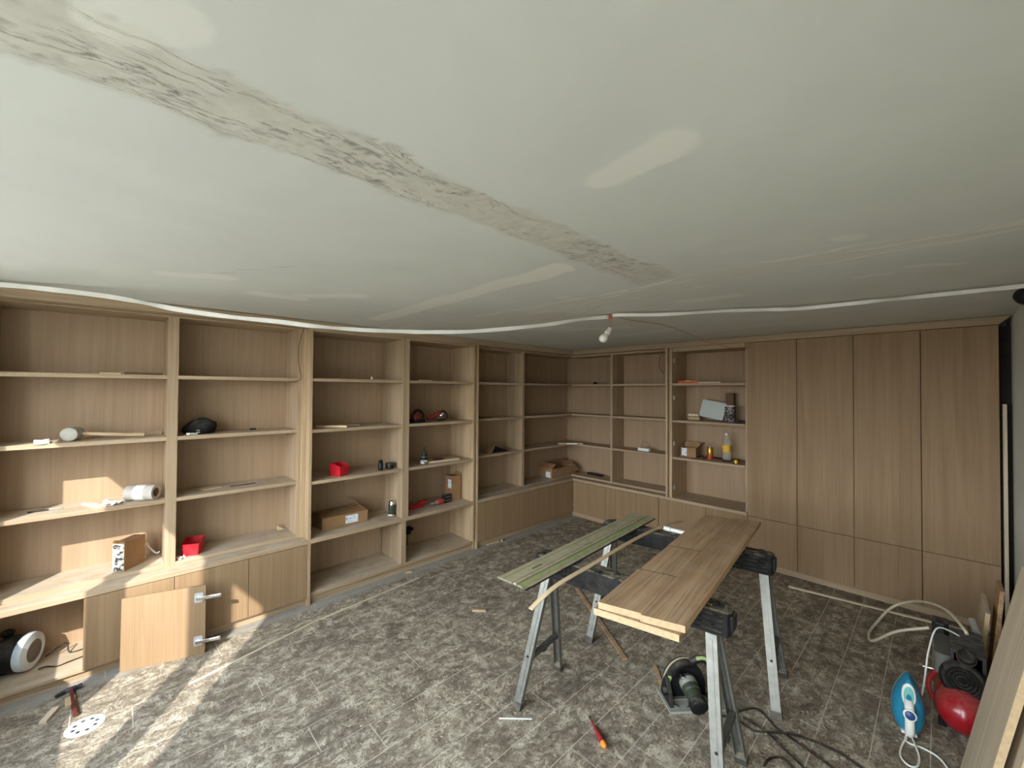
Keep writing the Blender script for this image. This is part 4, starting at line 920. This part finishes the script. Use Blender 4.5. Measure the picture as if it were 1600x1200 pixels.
# guide rail, boards and bent strip lying across the trestles
ra, rb = Vector((-1.543, 1.393, 0.8065)), Vector((-1.643, 2.868, 0.8065))
dr = (rb-ra); Lr = dr.length; ang = math.degrees(math.atan2(dr.y, dr.x))
gr = thing('guide_rail', 'long grey-green saw guide rail lying across both trestles', 'guide rail', ra, (0, 0, RAD(ang)))
def ext(name, prof, m, par, x0=0.0, x1=Lr): # profile in (-u, z): u grows to the right of the rail
    return G().prism(prof, x0, x1, M=Matrix(((0,0,1,0),(-1,0,0,0),(0,1,0,0),(0,0,0,1)))).build(name, m, par)
body = ext('extrusion', [(0,0),(0.182,0),(0.182,0.004),(0.166,0.005),(0.162,0.009),(0.135,0.009),(0.133,0.006),(0.127,0.006),(0.126,0.014),(0.110,0.014),(0.109,0.006),(0.098,0.006),(0.096,0.009),(0.006,0.008),(0.0,0.005)][::-1], K_railtop, gr)
for u0, u1, z_ in ((0.030, 0.036, 0.0086), (0.099, 0.108, 0.0061), (0.136, 0.160, 0.0091)):
    ext('green_strip', [(u0,z_),(u1,z_),(u1,z_+0.0012),(u0,z_+0.0012)][::-1], K_green, gr)
ext('splinter_guard', [(0.178,-0.001),(0.188,-0.001),(0.188,0.004),(0.1825,0.0045)][::-1], K_rubber, gr)
G().box(0.0-0.0008, 0.0, -0.182, 0, 0, 0.007).build('cut_end', K_chrome, gr)
G().box(0.19, 0.27, -0.075, -0.068, 0.0093, 0.0099).build('dark_print', K_dkgreen, gr)

bd = Vector((-0.112, 0.994, 0)).normalized(); bang = math.degrees(math.atan2(bd.y, bd.x)) - 90
def plank(name, label, poly, z, th_, cat='board'):
    o = thing(name, label, cat, (-1.0, 1.5, z), (0, 0, RAD(bang)))
    return o
lower = plank('oak_board', 'lower oak board of the pair across the trestles, its pale end sticking out', None, 0.8055, 0.027)
G().prism([(-0.022,-0.028),(0.318,0.005),(0.318,1.66),(-0.015,1.585)], 0, 0.027).build('plank', K_plank, lower, bevel=0.002)
G().add([(-0.022,-0.0285,0),(0.318,0.0045,0),(0.318,0.0045,0.027),(-0.022,-0.0285,0.027)], [(0,1,2,3)]).build('pale_end', K_end, lower)
upper = plank('oak_board', 'upper oak board of the pair on the trestles, saw cuts in its left edge', None, 0.8335, 0.028)
G().prism([(0.171,-0.004),(0.333,0.028),(0.338,1.66),(0.171,1.625)], 0, 0.028).build('plank', K_plank, upper, bevel=0.0015)
for y0, y1, x0 in ((-0.022, 0.400, -0.004), (0.4025, 0.808, 0.002), (0.8105, 1.585, 0.0)):
    G().prism([(x0,y0),(0.1705,y0+0.03),(0.1705,y1+0.03),(x0,y1)], 0, 0.0278).build('sawn_strip', K_plank, upper, bevel=0.0012)
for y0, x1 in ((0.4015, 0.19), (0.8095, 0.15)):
    G().prism([(-0.002,y0-0.0015),(0.169,y0+0.0285),(0.169,y0+0.0325),(-0.002,y0+0.0025)], 0.002, 0.0284).build('kerf_shade', K_brown, upper)  # dark brown strips in the saw cuts stand for their shade
G().add([(-0.004,-0.0225,0.001),(0.1705,0.0075,0.001),(0.1705,0.0075,0.0278),(-0.004,-0.0225,0.0278)], [(0,1,2,3)]).add([(0.171,-0.0045,0.001),(0.333,0.0275,0.001),(0.333,0.0275,0.028),(0.171,-0.0045,0.028)], [(0,1,2,3)]).build('pale_end', K_end, upper)
P = spline([(-1.300,1.380,0.752),(-1.300,1.565,0.800),(-1.300,1.887,0.8175),(-1.315,2.28,0.8285),(-1.327,2.66,0.824),(-1.332,2.86,0.808),(-1.334,3.06,0.778)], 8)
rings = [[(p.x-0.012,p.y,p.z-0.0025),(p.x+0.012,p.y,p.z-0.0025),(p.x+0.012,p.y,p.z+0.0025),(p.x-0.012,p.y,p.z+0.0025)] for p in P]
tag(G().loft(rings).build('wood_strip', K_pine), 'long thin bowed wood strip drooping over both trestles', 'wood strip')
tb = thing('glue_tube', 'white tube lying on the far trestle next to the oak boards', 'tube', (-1.305, 2.708, 0.8165))
G().cyl((0,0,0), (0.045,0.0,0), 0.0155, 14).build('cap', K_white, tb, smooth=True)
G().cyl((0.047,0,0), (0.17,0.004,0), 0.0135, 14).build('body', K_white, tb, smooth=True)

# ------------------------------------------------------------------ track saw under the boards
ux, vx = Vector((0.648, 0.762, 0)), Vector((-0.762, 0.648, 0))
sw = thing('circular_saw', 'black and green plunge saw standing on the floor under the boards', 'power saw', (-1.019, 2.188, 0), (0, 0, math.atan2(ux.y, ux.x)))
G().box(0, 0.375, 0, 0.178, 0.0005, 0.010).box(0.0, 0.375, 0.0, 0.006, 0.010, 0.014).box(0.05, 0.30, 0.086, 0.094, 0.010, 0.016).build('base_plate', K_alu, sw, bevel=0.0015)
G().box(0.11, 0.165, 0.034, 0.042, 0.0101, 0.0107).build('plate_slot', K_rubber, sw)
arc = [(0.140+0.118*math.cos(a_), 0.055+0.150*math.sin(a_)) for a_ in [math.pi*k/16 for k in range(17)]]
Mh = Matrix(((1,0,0,0),(0,0,1,0),(0,1,0,0),(0,0,0,1)))
G().prism((arc+[(0.022,0.012),(0.258,0.012)])[::-1], 0.115, 0.165, M=Mh).build('blade_housing', K_blackp, sw, smooth=True, angle=35)
rim = [(0.140+0.123*math.cos(a_), 0.14, 0.055+0.155*math.sin(a_)) for a_ in [math.pi*(0.42+0.52*k/12) for k in range(13)]]
G().tube(rim, 0.005, 6).build('rim_trim', K_railtop, sw, smooth=True)
for a0, a1 in ((0.80, 0.94), (0.60, 0.70)):
    G().tube([(0.140+0.110*math.cos(math.pi*a_), 0.108, 0.055+0.138*math.sin(math.pi*a_)) for a_ in [a0+(a1-a0)*k/5 for k in range(6)]], 0.013, 7, flat=0.8).build('green_trim', K_green, sw, smooth=True)
G().lathe([(0.040,0),(0.047,0.008),(0.047,0.075),(0.041,0.082),(0.041,0.125),(0.046,0.13),(0.046,0.150),(0.036,0.158)], 18, 0, frame((0.140,0.112,0.115), x=(1,0,0), z=(0.38,-0.86,-0.30))).build('motor', K_dkgreen, sw, smooth=True)
G().lathe([(0.0475,0.132),(0.0475,0.165),(0.038,0.172)], 18, 0, frame((0.140,0.112,0.115), x=(1,0,0), z=(0.38,-0.86,-0.30))).build('motor_cap', K_rubber, sw, smooth=True)
G().lathe([(0.0478,0.020),(0.0478,0.052)], 18, 0, frame((0.140,0.112,0.115), x=(1,0,0), z=(0.38,-0.86,-0.30))).build('grey_band', K_grey, sw, smooth=True)
G().tube(spline([(0.165,0.12,0.190),(0.198,0.10,0.226),(0.240,0.09,0.228),(0.272,0.08,0.190),(0.283,0.075,0.125),(0.272,0.07,0.060),(0.245,0.07,0.028)], 6), 0.020, 10, radii=None).build('rear_handle', K_blackp, sw, smooth=True)
G().tube(spline([(0.190,0.090,0.236),(0.228,0.078,0.246),(0.258,0.068,0.224)], 5), 0.010, 8).build('grip_trim', K_green, sw, smooth=True)
G().tube(spline([(0.055,0.115,0.13),(0.080,0.10,0.185),(0.120,0.095,0.208),(0.165,0.11,0.190)], 6), 0.020, 10).build('front_handle', K_rubber, sw, smooth=True)
G().cyl((0.10,0.085,0.150), (0.10,0.066,0.144), 0.014, 12).build('silver_button', K_chrome, sw, smooth=True)
g = G()
g.prism([(0.03,0.012),(0.16,0.012),(0.15,0.06),(0.12,0.125),(0.09,0.13),(0.05,0.08)][::-1], 0, 0.022, M=Matrix(((0,0,1,0.012),(1,0,0,0),(0,1,0,0),(0,0,0,1))))
g.build('angle_scale', K_blackp, sw, bevel=0.003)
G().cyl((0.012,0.075,0.075), (-0.012,0.075,0.072), 0.020, 12).build('clamp_knob', K_rubber, sw, smooth=True)
G().cyl((0.035,0.04,0.020), (0.060,0.04,0.010), 0.006, 8).build('lock_pin', K_chrome, sw, smooth=True)

# ------------------------------------------------------------------ cables, screwdriver and bits on the floor
def cable(pts, r, m, label, name='power_cable'):
    return tag(G().tube(spline(pts, 8), r, 8).build(name, m, None, smooth=True), label, 'cable')
cr = 0.0045
cable([(-0.83,2.36,0.02),(-0.808,2.39,cr),(-0.715,2.565,cr),(-0.592,2.496,cr),(-0.463,2.462,cr),(-0.358,2.425,cr),(-0.20,2.36,cr),(-0.02,2.30,cr)], cr, K_rubber, 'black saw cable crossing the dusty floor to the lower right, upper one')
cable([(-0.79,2.42,cr),(-0.70,2.395,cr),(-0.657,2.405,cr),(-0.523,2.50,cr+0.009),(-0.375,2.548,cr),(-0.265,2.525,cr),(-0.05,2.44,cr)], cr, K_rubber, 'black cable leaving the saw towards the leaning panels')
cable([(-0.74,2.45,cr),(-0.615,2.415,cr+0.009),(-0.53,2.375,cr),(-0.451,2.33,cr),(-0.33,2.24,cr)], cr, K_rubber, 'short black cable piece on the floor between the two longer cables')
cable([(-0.579,2.205,cr),(-0.572,2.262,cr),(-0.545,2.305,cr),(-0.515,2.312,cr),(-0.482,2.285,cr),(-0.44,2.22,cr),(-0.40,2.12,cr)], cr, K_rubber, 'black cable loop curling at the foot of the near trestle')
a, b = Vector((-1.314,1.852,0.009)), Vector((-1.140,1.742,0.0155)); Msd = along(a, b)
sdv = thing('screwdriver', 'red screwdriver with an orange-yellow butt lying on the dusty floor', 'screwdriver', a)
G(org=a).lathe([(0.0015,0),(0.003,0.004),(0.0032,0.085)], 10, 0, Msd).build('shaft', K_rubber, sdv, smooth=True)
G(org=a).lathe([(0.0045,0.035),(0.0055,0.085),(0.0085,0.090),(0.0075,0.100),(0.0125,0.135),(0.0145,0.165),(0.0135,0.178)], 12, 0, Msd).build('handle', pm('screwdriver_red', (150, 40, 46), 0.5, 0.25, 60), sdv, smooth=True)
G(org=a).lathe([(0.0138,0.1785),(0.0145,0.190),(0.011,0.203),(0.004,0.208)], 12, 0, Msd).build('butt', pm('screwdriver_orange', (226, 138, 52), 0.5, 0.15, 50), sdv, smooth=True)
def stick(name, label, a, b, w, h, m, z=0.0005, cat='wood strip', group=None):
    a, b = Vector(a+(z,)), Vector(b+(z,)); d = b-a; L_ = d.length
    o = G().box(0, L_, -w/2, w/2, 0, h).build(name, m, None, bevel=min(w, h)*0.12)
    o.location = a; o.rotation_euler = (0, 0, math.atan2(d.y, d.x)); return tag(o, label, cat, group)
stick('wood_strip', 'long thin pale strip on the floor pointing at the loose door, nearer half', (-3.086,0.340), (-3.279,1.160), 0.014, 0.006, K_pinex)
stick('wood_strip', 'long thin pale strip on the floor before the middle bookcase, farther half', (-3.270,1.155), (-3.366,2.062), 0.014, 0.006, K_pinex)
stick('wood_strip', 'pale batten on the floor along the wardrobe plinth', (-0.949,4.373), (0.130,4.520), 0.028, 0.012, K_pinex)
stick('wood_strip', 'dull batten on the floor passing under the two trestles', (-2.232,2.96), (-1.429,2.416), 0.030, 0.010, K_plank)
stick('plastic_strip', 'short white strip on the floor by the near trestle foot', (-1.640,1.497), (-1.515,1.622), 0.007, 0.004, K_paper, cat='strip')
stick('wood_strip', 'thin batten end on the floor right under the oak boards, by the saw', (-1.27,2.50), (-1.155,2.365), 0.022, 0.008, K_plank)
stick('wood_offcut', 'small pale offcut against the plinth near the corner, larger one', (-3.550,3.04), (-3.535,3.21), 0.022, 0.018, K_end, cat='offcut')
stick('wood_offcut', 'small pale offcut touching the larger one at the corner plinth', (-3.515,3.24), (-3.545,3.285), 0.022, 0.018, K_end, cat='offcut')
stick('wood_offcut', 'tiny pale offcut at the plinth of the middle bookcase', (-3.540,2.02), (-3.520,2.075), 0.025, 0.015, K_end, cat='offcut')
stick('wood_offcut', 'pale stubby offcut on the open floor left of the guide rail', (-2.575,2.060), (-2.495,2.135), 0.018, 0.015, K_end, cat='offcut')
stick('wood_offcut', 'short pale block of wood beside the hammer handle', (-3.395,-0.155), (-3.30,-0.148), 0.040, 0.020, K_end, cat='offcut')
stick('wood_offcut', 'flat pale offcut left of the hammer with a dark edge', (-3.345,-0.205), (-3.245,-0.245), 0.030, 0.016, K_pinex, cat='offcut')

# sanding disc and hammer in the sun
sdk = thing('sanding_disc', 'round white sanding disc with holes in the sun patch on the floor', 'sanding disc', (-3.080,-0.085,0.0005))
G().lathe([(0.076,0),(0.076,0.0022)], 40).build('disc', pm('disc_paper', (206, 212, 214), 0.85, 0.03, 14), sdk)
for k in range(8):
    a_ = 2*math.pi*k/8+0.2
    G().lathe([(0.0085,0.0023),(0.0085,0.0027)], 12, 0, Matrix.Translation((0.045*math.cos(a_), 0.045*math.sin(a_), 0))).build('hole', K_rubber, sdk)
hm = thing('hammer', 'hammer with a dark handle lying on the floor by the open compartment', 'hammer', (-3.480,-0.155,0.0), (0, 0, RAD(3)))
G().tube([(0.0,0.0,0.016),(0.09,0.004,0.015),(0.20,0.010,0.014),(0.285,0.016,0.013)], 0.012, 10, flat=0.9, radii=[0.009,0.010,0.012,0.0125]).build('handle', pm('hammer_handle', (92, 44, 38), 0.55, 0.2, 20), hm, smooth=True)
g = G(M=Matrix.Scale(0.74, 4)).box(-0.016, 0.016, -0.03, 0.028, 0.004, 0.034)
g.loft([[(-0.013,0.028,0.006),(0.013,0.028,0.006),(0.013,0.028,0.032),(-0.013,0.028,0.032)], [(-0.016,0.060,0.002),(0.016,0.060,0.002),(0.016,0.060,0.036),(-0.016,0.060,0.036)]])
g.loft([[(0.014,-0.03,0.004),(-0.014,-0.03,0.004),(-0.014,-0.03,0.034),(0.014,-0.03,0.034)], [(0.040,-0.085,0.012),(0.012,-0.088,0.012),(0.012,-0.088,0.026),(0.040,-0.085,0.026)]])
g.build('head', pm('hammer_steel', (86, 88, 92), 0.4, 0.15, 30, metallic=0.8), hm, bevel=0.003)

# drum-shaped machine in the open compartment
dm = thing('drum_machine', 'black drum-shaped machine with a silver front ring in the open left compartment', 'machine', (-3.77,-0.335,0.076))
Mx = frame((0,0,0.103), x=(0,0,1), z=(0.42,0.90,-0.08))
G().lathe([(0.050,-0.15),(0.085,-0.14),(0.100,-0.11),(0.100,-0.05),(0.102,-0.02)], 32, 0, Mx).build('drum', K_blackp, dm, smooth=True)
g = G(); n = 32
rings = [[(Mx @ Vector((r*math.cos(2*math.pi*i/n), r*math.sin(2*math.pi*i/n), z))) for i in range(n)] for r, z in ((0.1025,-0.03),(0.1045,-0.008),(0.100,0.006),(0.064,0.016),(0.060,0.008),(0.1025,-0.03))]
g.loft(rings, 0, None, cap=False).build('front_ring', pm('silver_ring', (196, 204, 208), 0.5, 0.05, 10, metallic=0.05), dm, smooth=True)
G().lathe([(0.062,0.006),(0.062,0.012),(0.045,0.008),(0.001,-0.004)], 28, 0, Mx).build('grille', pm('dark_lens', (84, 78, 70), 0.4, 0.2, 30), dm, smooth=True)
G().ball((0,0,0), 0.032, 14, 0, 0.65, M=Matrix.Translation((-0.06,-0.10,0.222))).cyl((-0.06,-0.10,0.15), (-0.06,-0.10,0.21), 0.012, 10).build('knob', K_rubber, dm, smooth=True)
G().box(-0.16, -0.02, -0.16, -0.03, 0.0, 0.02, M=None).build('foot', K_rubber, dm, bevel=0.004)
cz = 0.0765
cable([(-3.80,-0.28,cz+0.03),(-3.84,-0.225,cz+0.055),(-3.87,-0.195,cz+0.045),(-3.83,-0.180,cz),(-3.82,-0.12,cz),(-3.82,-0.118,cz)], 0.004, K_rubber, 'black cord curving from the drum machine, the upper of its two')
cable([(-3.70,-0.30,cz+0.012),(-3.715,-0.27,cz+0.006),(-3.69,-0.225,cz),(-3.70,-0.18,cz),(-3.715,-0.12,cz),(-3.716,-0.118,cz)], 0.004, K_rubber, 'black cord on the compartment floor, the lower of the drum machine cords')

# ------------------------------------------------------------------ right side: compressor, iron, hose, leaning panels
cp = thing('air_compressor', 'red-tanked air compressor with a black finned motor beside the leaning panels', 'compressor', (0.075, 3.35, 0))
Mt = frame((0,0,0.125), x=(1,0,0), z=(0,1,0))
G().lathe([(0.004,-0.315),(0.045,-0.305),(0.085,-0.275),(0.104,-0.225),(0.106,-0.19),(0.106,0.19),(0.098,0.245),(0.06,0.29),(0.004,0.30)], 28, 0, Mt).build('tank', K_redpaint, cp, smooth=True)
for sx_ in (-1, 1):
    G().box(sx_*0.06, sx_*0.09, -0.20, -0.16, 0.0, 0.06).build('tank_foot', K_rubber, cp, bevel=0.004)
G().box(-0.085, 0.06, -0.17, 0.20, 0.222, 0.236).build('saddle', K_blackp, cp, bevel=0.003)
G().rbox(-0.105, -0.035, -0.13, 0.14, 0.236, 0.345, 0.03).build('shroud', pm('shroud_grey', (96, 96, 88), 0.55, 0.1, 15), cp, smooth=True)
g = G()
for k in range(12): g.box(-0.045, 0.085, -0.12+k*0.026, -0.108+k*0.026, 0.246, 0.385)
g.box(-0.032, 0.072, -0.12, 0.18, 0.236, 0.372).build('finned_motor', pm('dark_fins', (46, 42, 40), 0.6, 0.2, 20, dust=0.3), cp, bevel=0.002)
Mf = frame((0.0,-0.175,0.262), x=(1,0,0), z=(0.0,-1,0.35))
G().lathe([(0.080,-0.05),(0.088,-0.03),(0.088,0.0),(0.076,0.022),(0.066,0.024)], 26, 0, Mf).build('fan_cover', K_rubber, cp, smooth=True)
for k in range(4): G().lathe([(0.016+0.014*k,0.025),(0.020+0.014*k,0.029),(0.024+0.014*k,0.025)], 24, 0, Mf).build('fan_ring', K_rubber, cp, smooth=True)
Mk = frame((0.015,-0.135,0.365), x=(1,0,0), z=(-0.1,-0.75,0.55))
G().lathe([(0.034,0),(0.036,0.006),(0.036,0.028),(0.028,0.036)], 20, 0, Mk).build('filter_knob', K_rubber, cp, smooth=True)
G().lathe([(0.0365,-0.004),(0.038,0.002),(0.038,0.012),(0.0365,0.014)], 20, 0, Mk).build('knob_collar', K_brown, cp, smooth=True)
G().box(-0.115, -0.045, 0.18, 0.25, 0.28, 0.40).box(-0.10, -0.06, 0.14, 0.18, 0.33, 0.40).build('pressure_switch', K_blackp, cp, bevel=0.006)
G().cyl((0.065,0.20,0.38), (0.050,0.28,0.42), 0.018, 12).build('grip', K_grey, cp, smooth=True)
G().tube(spline([(-0.10,-0.06,0.21),(-0.125,-0.10,0.165),(-0.12,-0.15,0.13),(-0.10,-0.19,0.12)], 5), 0.012, 8).build('pipe', K_redpaint, cp, smooth=True)
G().cyl((-0.155,0.0,0.185), (-0.105,0.0,0.190), 0.010, 10).box(-0.165, -0.150, -0.018, 0.018, 0.180, 0.192).build('valve', K_chrome, cp, smooth=True)
cable([(-0.050,3.56,0.33),(-0.20,3.62,0.22),(-0.33,3.80,0.03),(-0.362,3.94,0.012),(-0.335,4.12,0.03),(-0.26,4.26,0.12),(-0.15,4.22,0.22),(-0.05,3.95,0.34),(0.03,3.72,0.40),(0.085,3.50,0.41),(0.10,3.46,0.395)], 0.0085, pm('cream_hose', (206, 196, 170), 0.5, 0.06, 10), 'cream air hose looping from the compressor over the floor', 'air_hose')
# steam iron standing on its heel
ir = thing('steam_iron', 'blue and white steam iron standing on its heel on the floor', 'iron', (-0.122, 2.985, 0), (0, 0, RAD(6)))
def iron_outline(s, zt=0.285):
    half = [(0.046,0.012),(0.062,0.05),(0.066,0.11),(0.060,0.165),(0.044,0.215),(0.022,0.262),(0.006,zt)]
    return [(x_*s, z_) for x_, z_ in half] + [(-x_*s, z_) for x_, z_ in reversed(half)]
Mi = Matrix(((1,0,0,0),(0,0,1,0),(0,1,0,0),(0,0,0,1)))
G().prism(iron_outline(1.0)[::-1], 0.030, 0.038, M=Mi).build('soleplate', K_alu, ir)
def ring_i(s, y, zoff=0.0): return [(x_*s, y, zoff+0.012+(z_-0.012)*(0.9+0.1*s)) for x_, z_ in iron_outline(1.0)]
G().loft([ring_i(0.99, 0.0295), ring_i(0.98, 0.012), ring_i(0.86, -0.012), ring_i(0.60, -0.030)]).build('shell', K_blue, ir, smooth=True, angle=50)
G().tube(spline([(0,-0.028,0.170),(0,-0.056,0.155),(0,-0.076,0.115),(0,-0.080,0.075),(0,-0.072,0.036),(0,-0.055,0.016)], 6), 0.019, 12, flat=0.9).build('handle', K_white, ir, smooth=True)
G().loft([[(0.028*math.cos(a_)*s, y, 0.195+0.062*math.sin(a_)*s) for a_ in [2*math.pi*k/18 for k in range(18)]] for s, y in ((1.0,-0.006),(1.0,-0.036),(0.86,-0.041))]).build('window_rim', K_white, ir, smooth=True)
G().loft([[(0.020*math.cos(a_)*s, y, 0.197+0.049*math.sin(a_)*s) for a_ in [2*math.pi*k/18 for k in range(18)]] for s, y in ((1.0,-0.0415),(0.9,-0.044))]).build('tank_window', K_mint, ir, smooth=True)
G().loft([[(0.010*math.cos(a_), y, 0.190+0.016*math.sin(a_)) for a_ in [2*math.pi*k/14 for k in range(14)]] for y in (-0.0445,-0.048)]).build('spray_button', K_blue, ir, smooth=True)
G().lathe([(0.026,0),(0.026,0.008),(0.023,0.010)], 20, 0, frame((0,-0.084,0.128), x=(1,0,0), z=(0,-1,0.25))).build('dial_collar', K_white, ir, smooth=True)
G().lathe([(0.019,0.0102),(0.019,0.018),(0.015,0.020)], 20, 0, frame((0,-0.084,0.128), x=(1,0,0), z=(0,-1,0.25))).build('dial', K_dblue, ir, smooth=True)
G().box(-0.030, 0.030, -0.045, 0.029, 0.0005, 0.014).build('heel', K_white, ir, bevel=0.004)
w = 0.0042
cable([(-0.122,2.925,0.02),(-0.130,2.895,w),(-0.115,2.872,w),(-0.07,2.880,w),(-0.028,2.872,w),(0.0,2.845,w),(0.02,2.80,w)], w, K_white, 'white iron cord running from its heel towards the panels', 'iron_cord')
cable([(-0.126,2.89,w*3),(-0.140,2.82,w),(-0.140,2.74,w),(-0.110,2.70,w),(-0.082,2.725,w),(-0.078,2.80,w),(-0.095,2.87,w*3),(-0.108,2.96,w),(-0.090,3.12,0.03),(-0.072,3.22,0.12),(-0.060,3.22,0.24),(-0.050,3.27,0.32),(-0.02,3.36,0.415),(0.04,3.42,0.40),(0.12,3.47,0.34)], w, K_white, 'white iron cord looping on the floor and up over the compressor', 'iron_cord')

def lean_panel(name, label, m, ya, yb, x0, slope, h, th_, edge_m=None, z0=0.0):
    """panel leaning towards the right wall: inner face x = x0 + slope*z"""
    o = thing(name, label, 'panel', (x0, ya, 0)); a_ = math.atan(slope)
    o.rotation_euler = (0, a_, 0)
    lift = th_*math.sin(a_)
    G().box(0, th_, 0, yb-ya, lift+0.0005, h).build('sheet', m, o, bevel=0.002)
    if edge_m: G().box(0.0005, th_-0.0005, -0.0012, 0.0, lift+0.001, h-0.002).build('cut_edge', edge_m, o)
    return o
lean_panel('leaning_panel', 'front pale board leaning to the right wall at the lower right edge', K_pinez, 2.30, 2.82, 0.050, 0.190, 1.03, 0.022, K_end)
kn = bpy.context.scene.objects['leaning_panel']
G().lathe([(0.008,-0.0008),(0.006,-0.0014)], 12, 0, frame((0.0,0.075,0.62), x=(0,1,0), z=(-1,0,0))).build('dark_knot', K_brown, kn)
lean_panel('leaning_panel', 'second pale board leaning just behind the front one at lower right', K_pinez, 2.24, 2.80, 0.098, 0.185, 0.98, 0.022, K_end)
lean_panel('leaning_panel', 'third board leaning against the wall behind the other two', K_plank, 2.28, 2.86, 0.160, 0.170, 1.00, 0.020, K_end)
lean_panel('offcut_panel', 'short wide pale board standing behind the compressor near the wardrobe', K_pinez, 3.70, 4.05, 0.135, 0.10, 0.46, 0.020, K_end)
lean_panel('offcut_panel', 'dark narrow board standing behind the short wide one', K_plank, 3.78, 4.0, 0.195, 0.08, 0.58, 0.020)
for nm, lb, x0, x1, z0, z1_, yy, m in (('batten', 'pale upright batten in the dark gap right of the wardrobe', 0.3185, 0.339, 0.0, 1.668, 4.62, K_pinez), ('batten', 'near-black upright sheet standing for the shade in the gap between wardrobe and right wall', 0.306, 0.368, 0.0, 2.24, 4.73, pm('gap_shade', (40, 31, 27), 0.8, 0.2, 12))):  # the second piece is a near-black sheet painting the shade of the gap
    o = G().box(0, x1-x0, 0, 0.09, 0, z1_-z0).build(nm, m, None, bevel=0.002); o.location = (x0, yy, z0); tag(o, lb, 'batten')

# ------------------------------------------------------------------ sawdust crumbs and shavings, uncountable
r = random.Random(5); g = G()
cent = [(r.uniform(-3.2,-0.2), r.uniform(0.2,4.2)) for _ in range(26)] + [(-2.1,1.55),(-1.9,1.45),(-2.0,1.3),(-1.75,1.7),(-0.5,2.5),(-1.25,2.1)]*2
for k in range(3000):
    if k % 3:
        c0_ = cent[r.randrange(len(cent))]; x_ = c0_[0]+r.gauss(0,0.13); y_ = c0_[1]+r.gauss(0,0.13)
    else: x_, y_ = r.uniform(-3.5,0.2), r.uniform(-0.5,4.5)
    if not (-3.55 < x_ < 0.25 and -0.6 < y_ < 4.55): continue
    s_ = r.uniform(0.0012,0.0038); a_ = r.uniform(0,6.28); ca_, sa_ = math.cos(a_), math.sin(a_); l_ = s_*r.uniform(1,3.2)
    q = [(-l_,-s_*0.6),(l_,-s_*0.5),(l_*0.8,s_*0.6),(-l_*0.9,s_*0.5)]
    v = [(x_+p[0]*ca_-p[1]*sa_, y_+p[0]*sa_+p[1]*ca_, 0.0002) for p in q] + [(x_, y_, s_*r.uniform(0.4,0.9))]
    g.add(v, [(0,1,4),(1,2,4),(2,3,4),(3,0,4)])
so_ = g.build('sawdust', K_dust); so_['kind'] = 'stuff'; tag(so_, 'sawdust crumbs and shavings strewn over the tiled floor', 'sawdust')
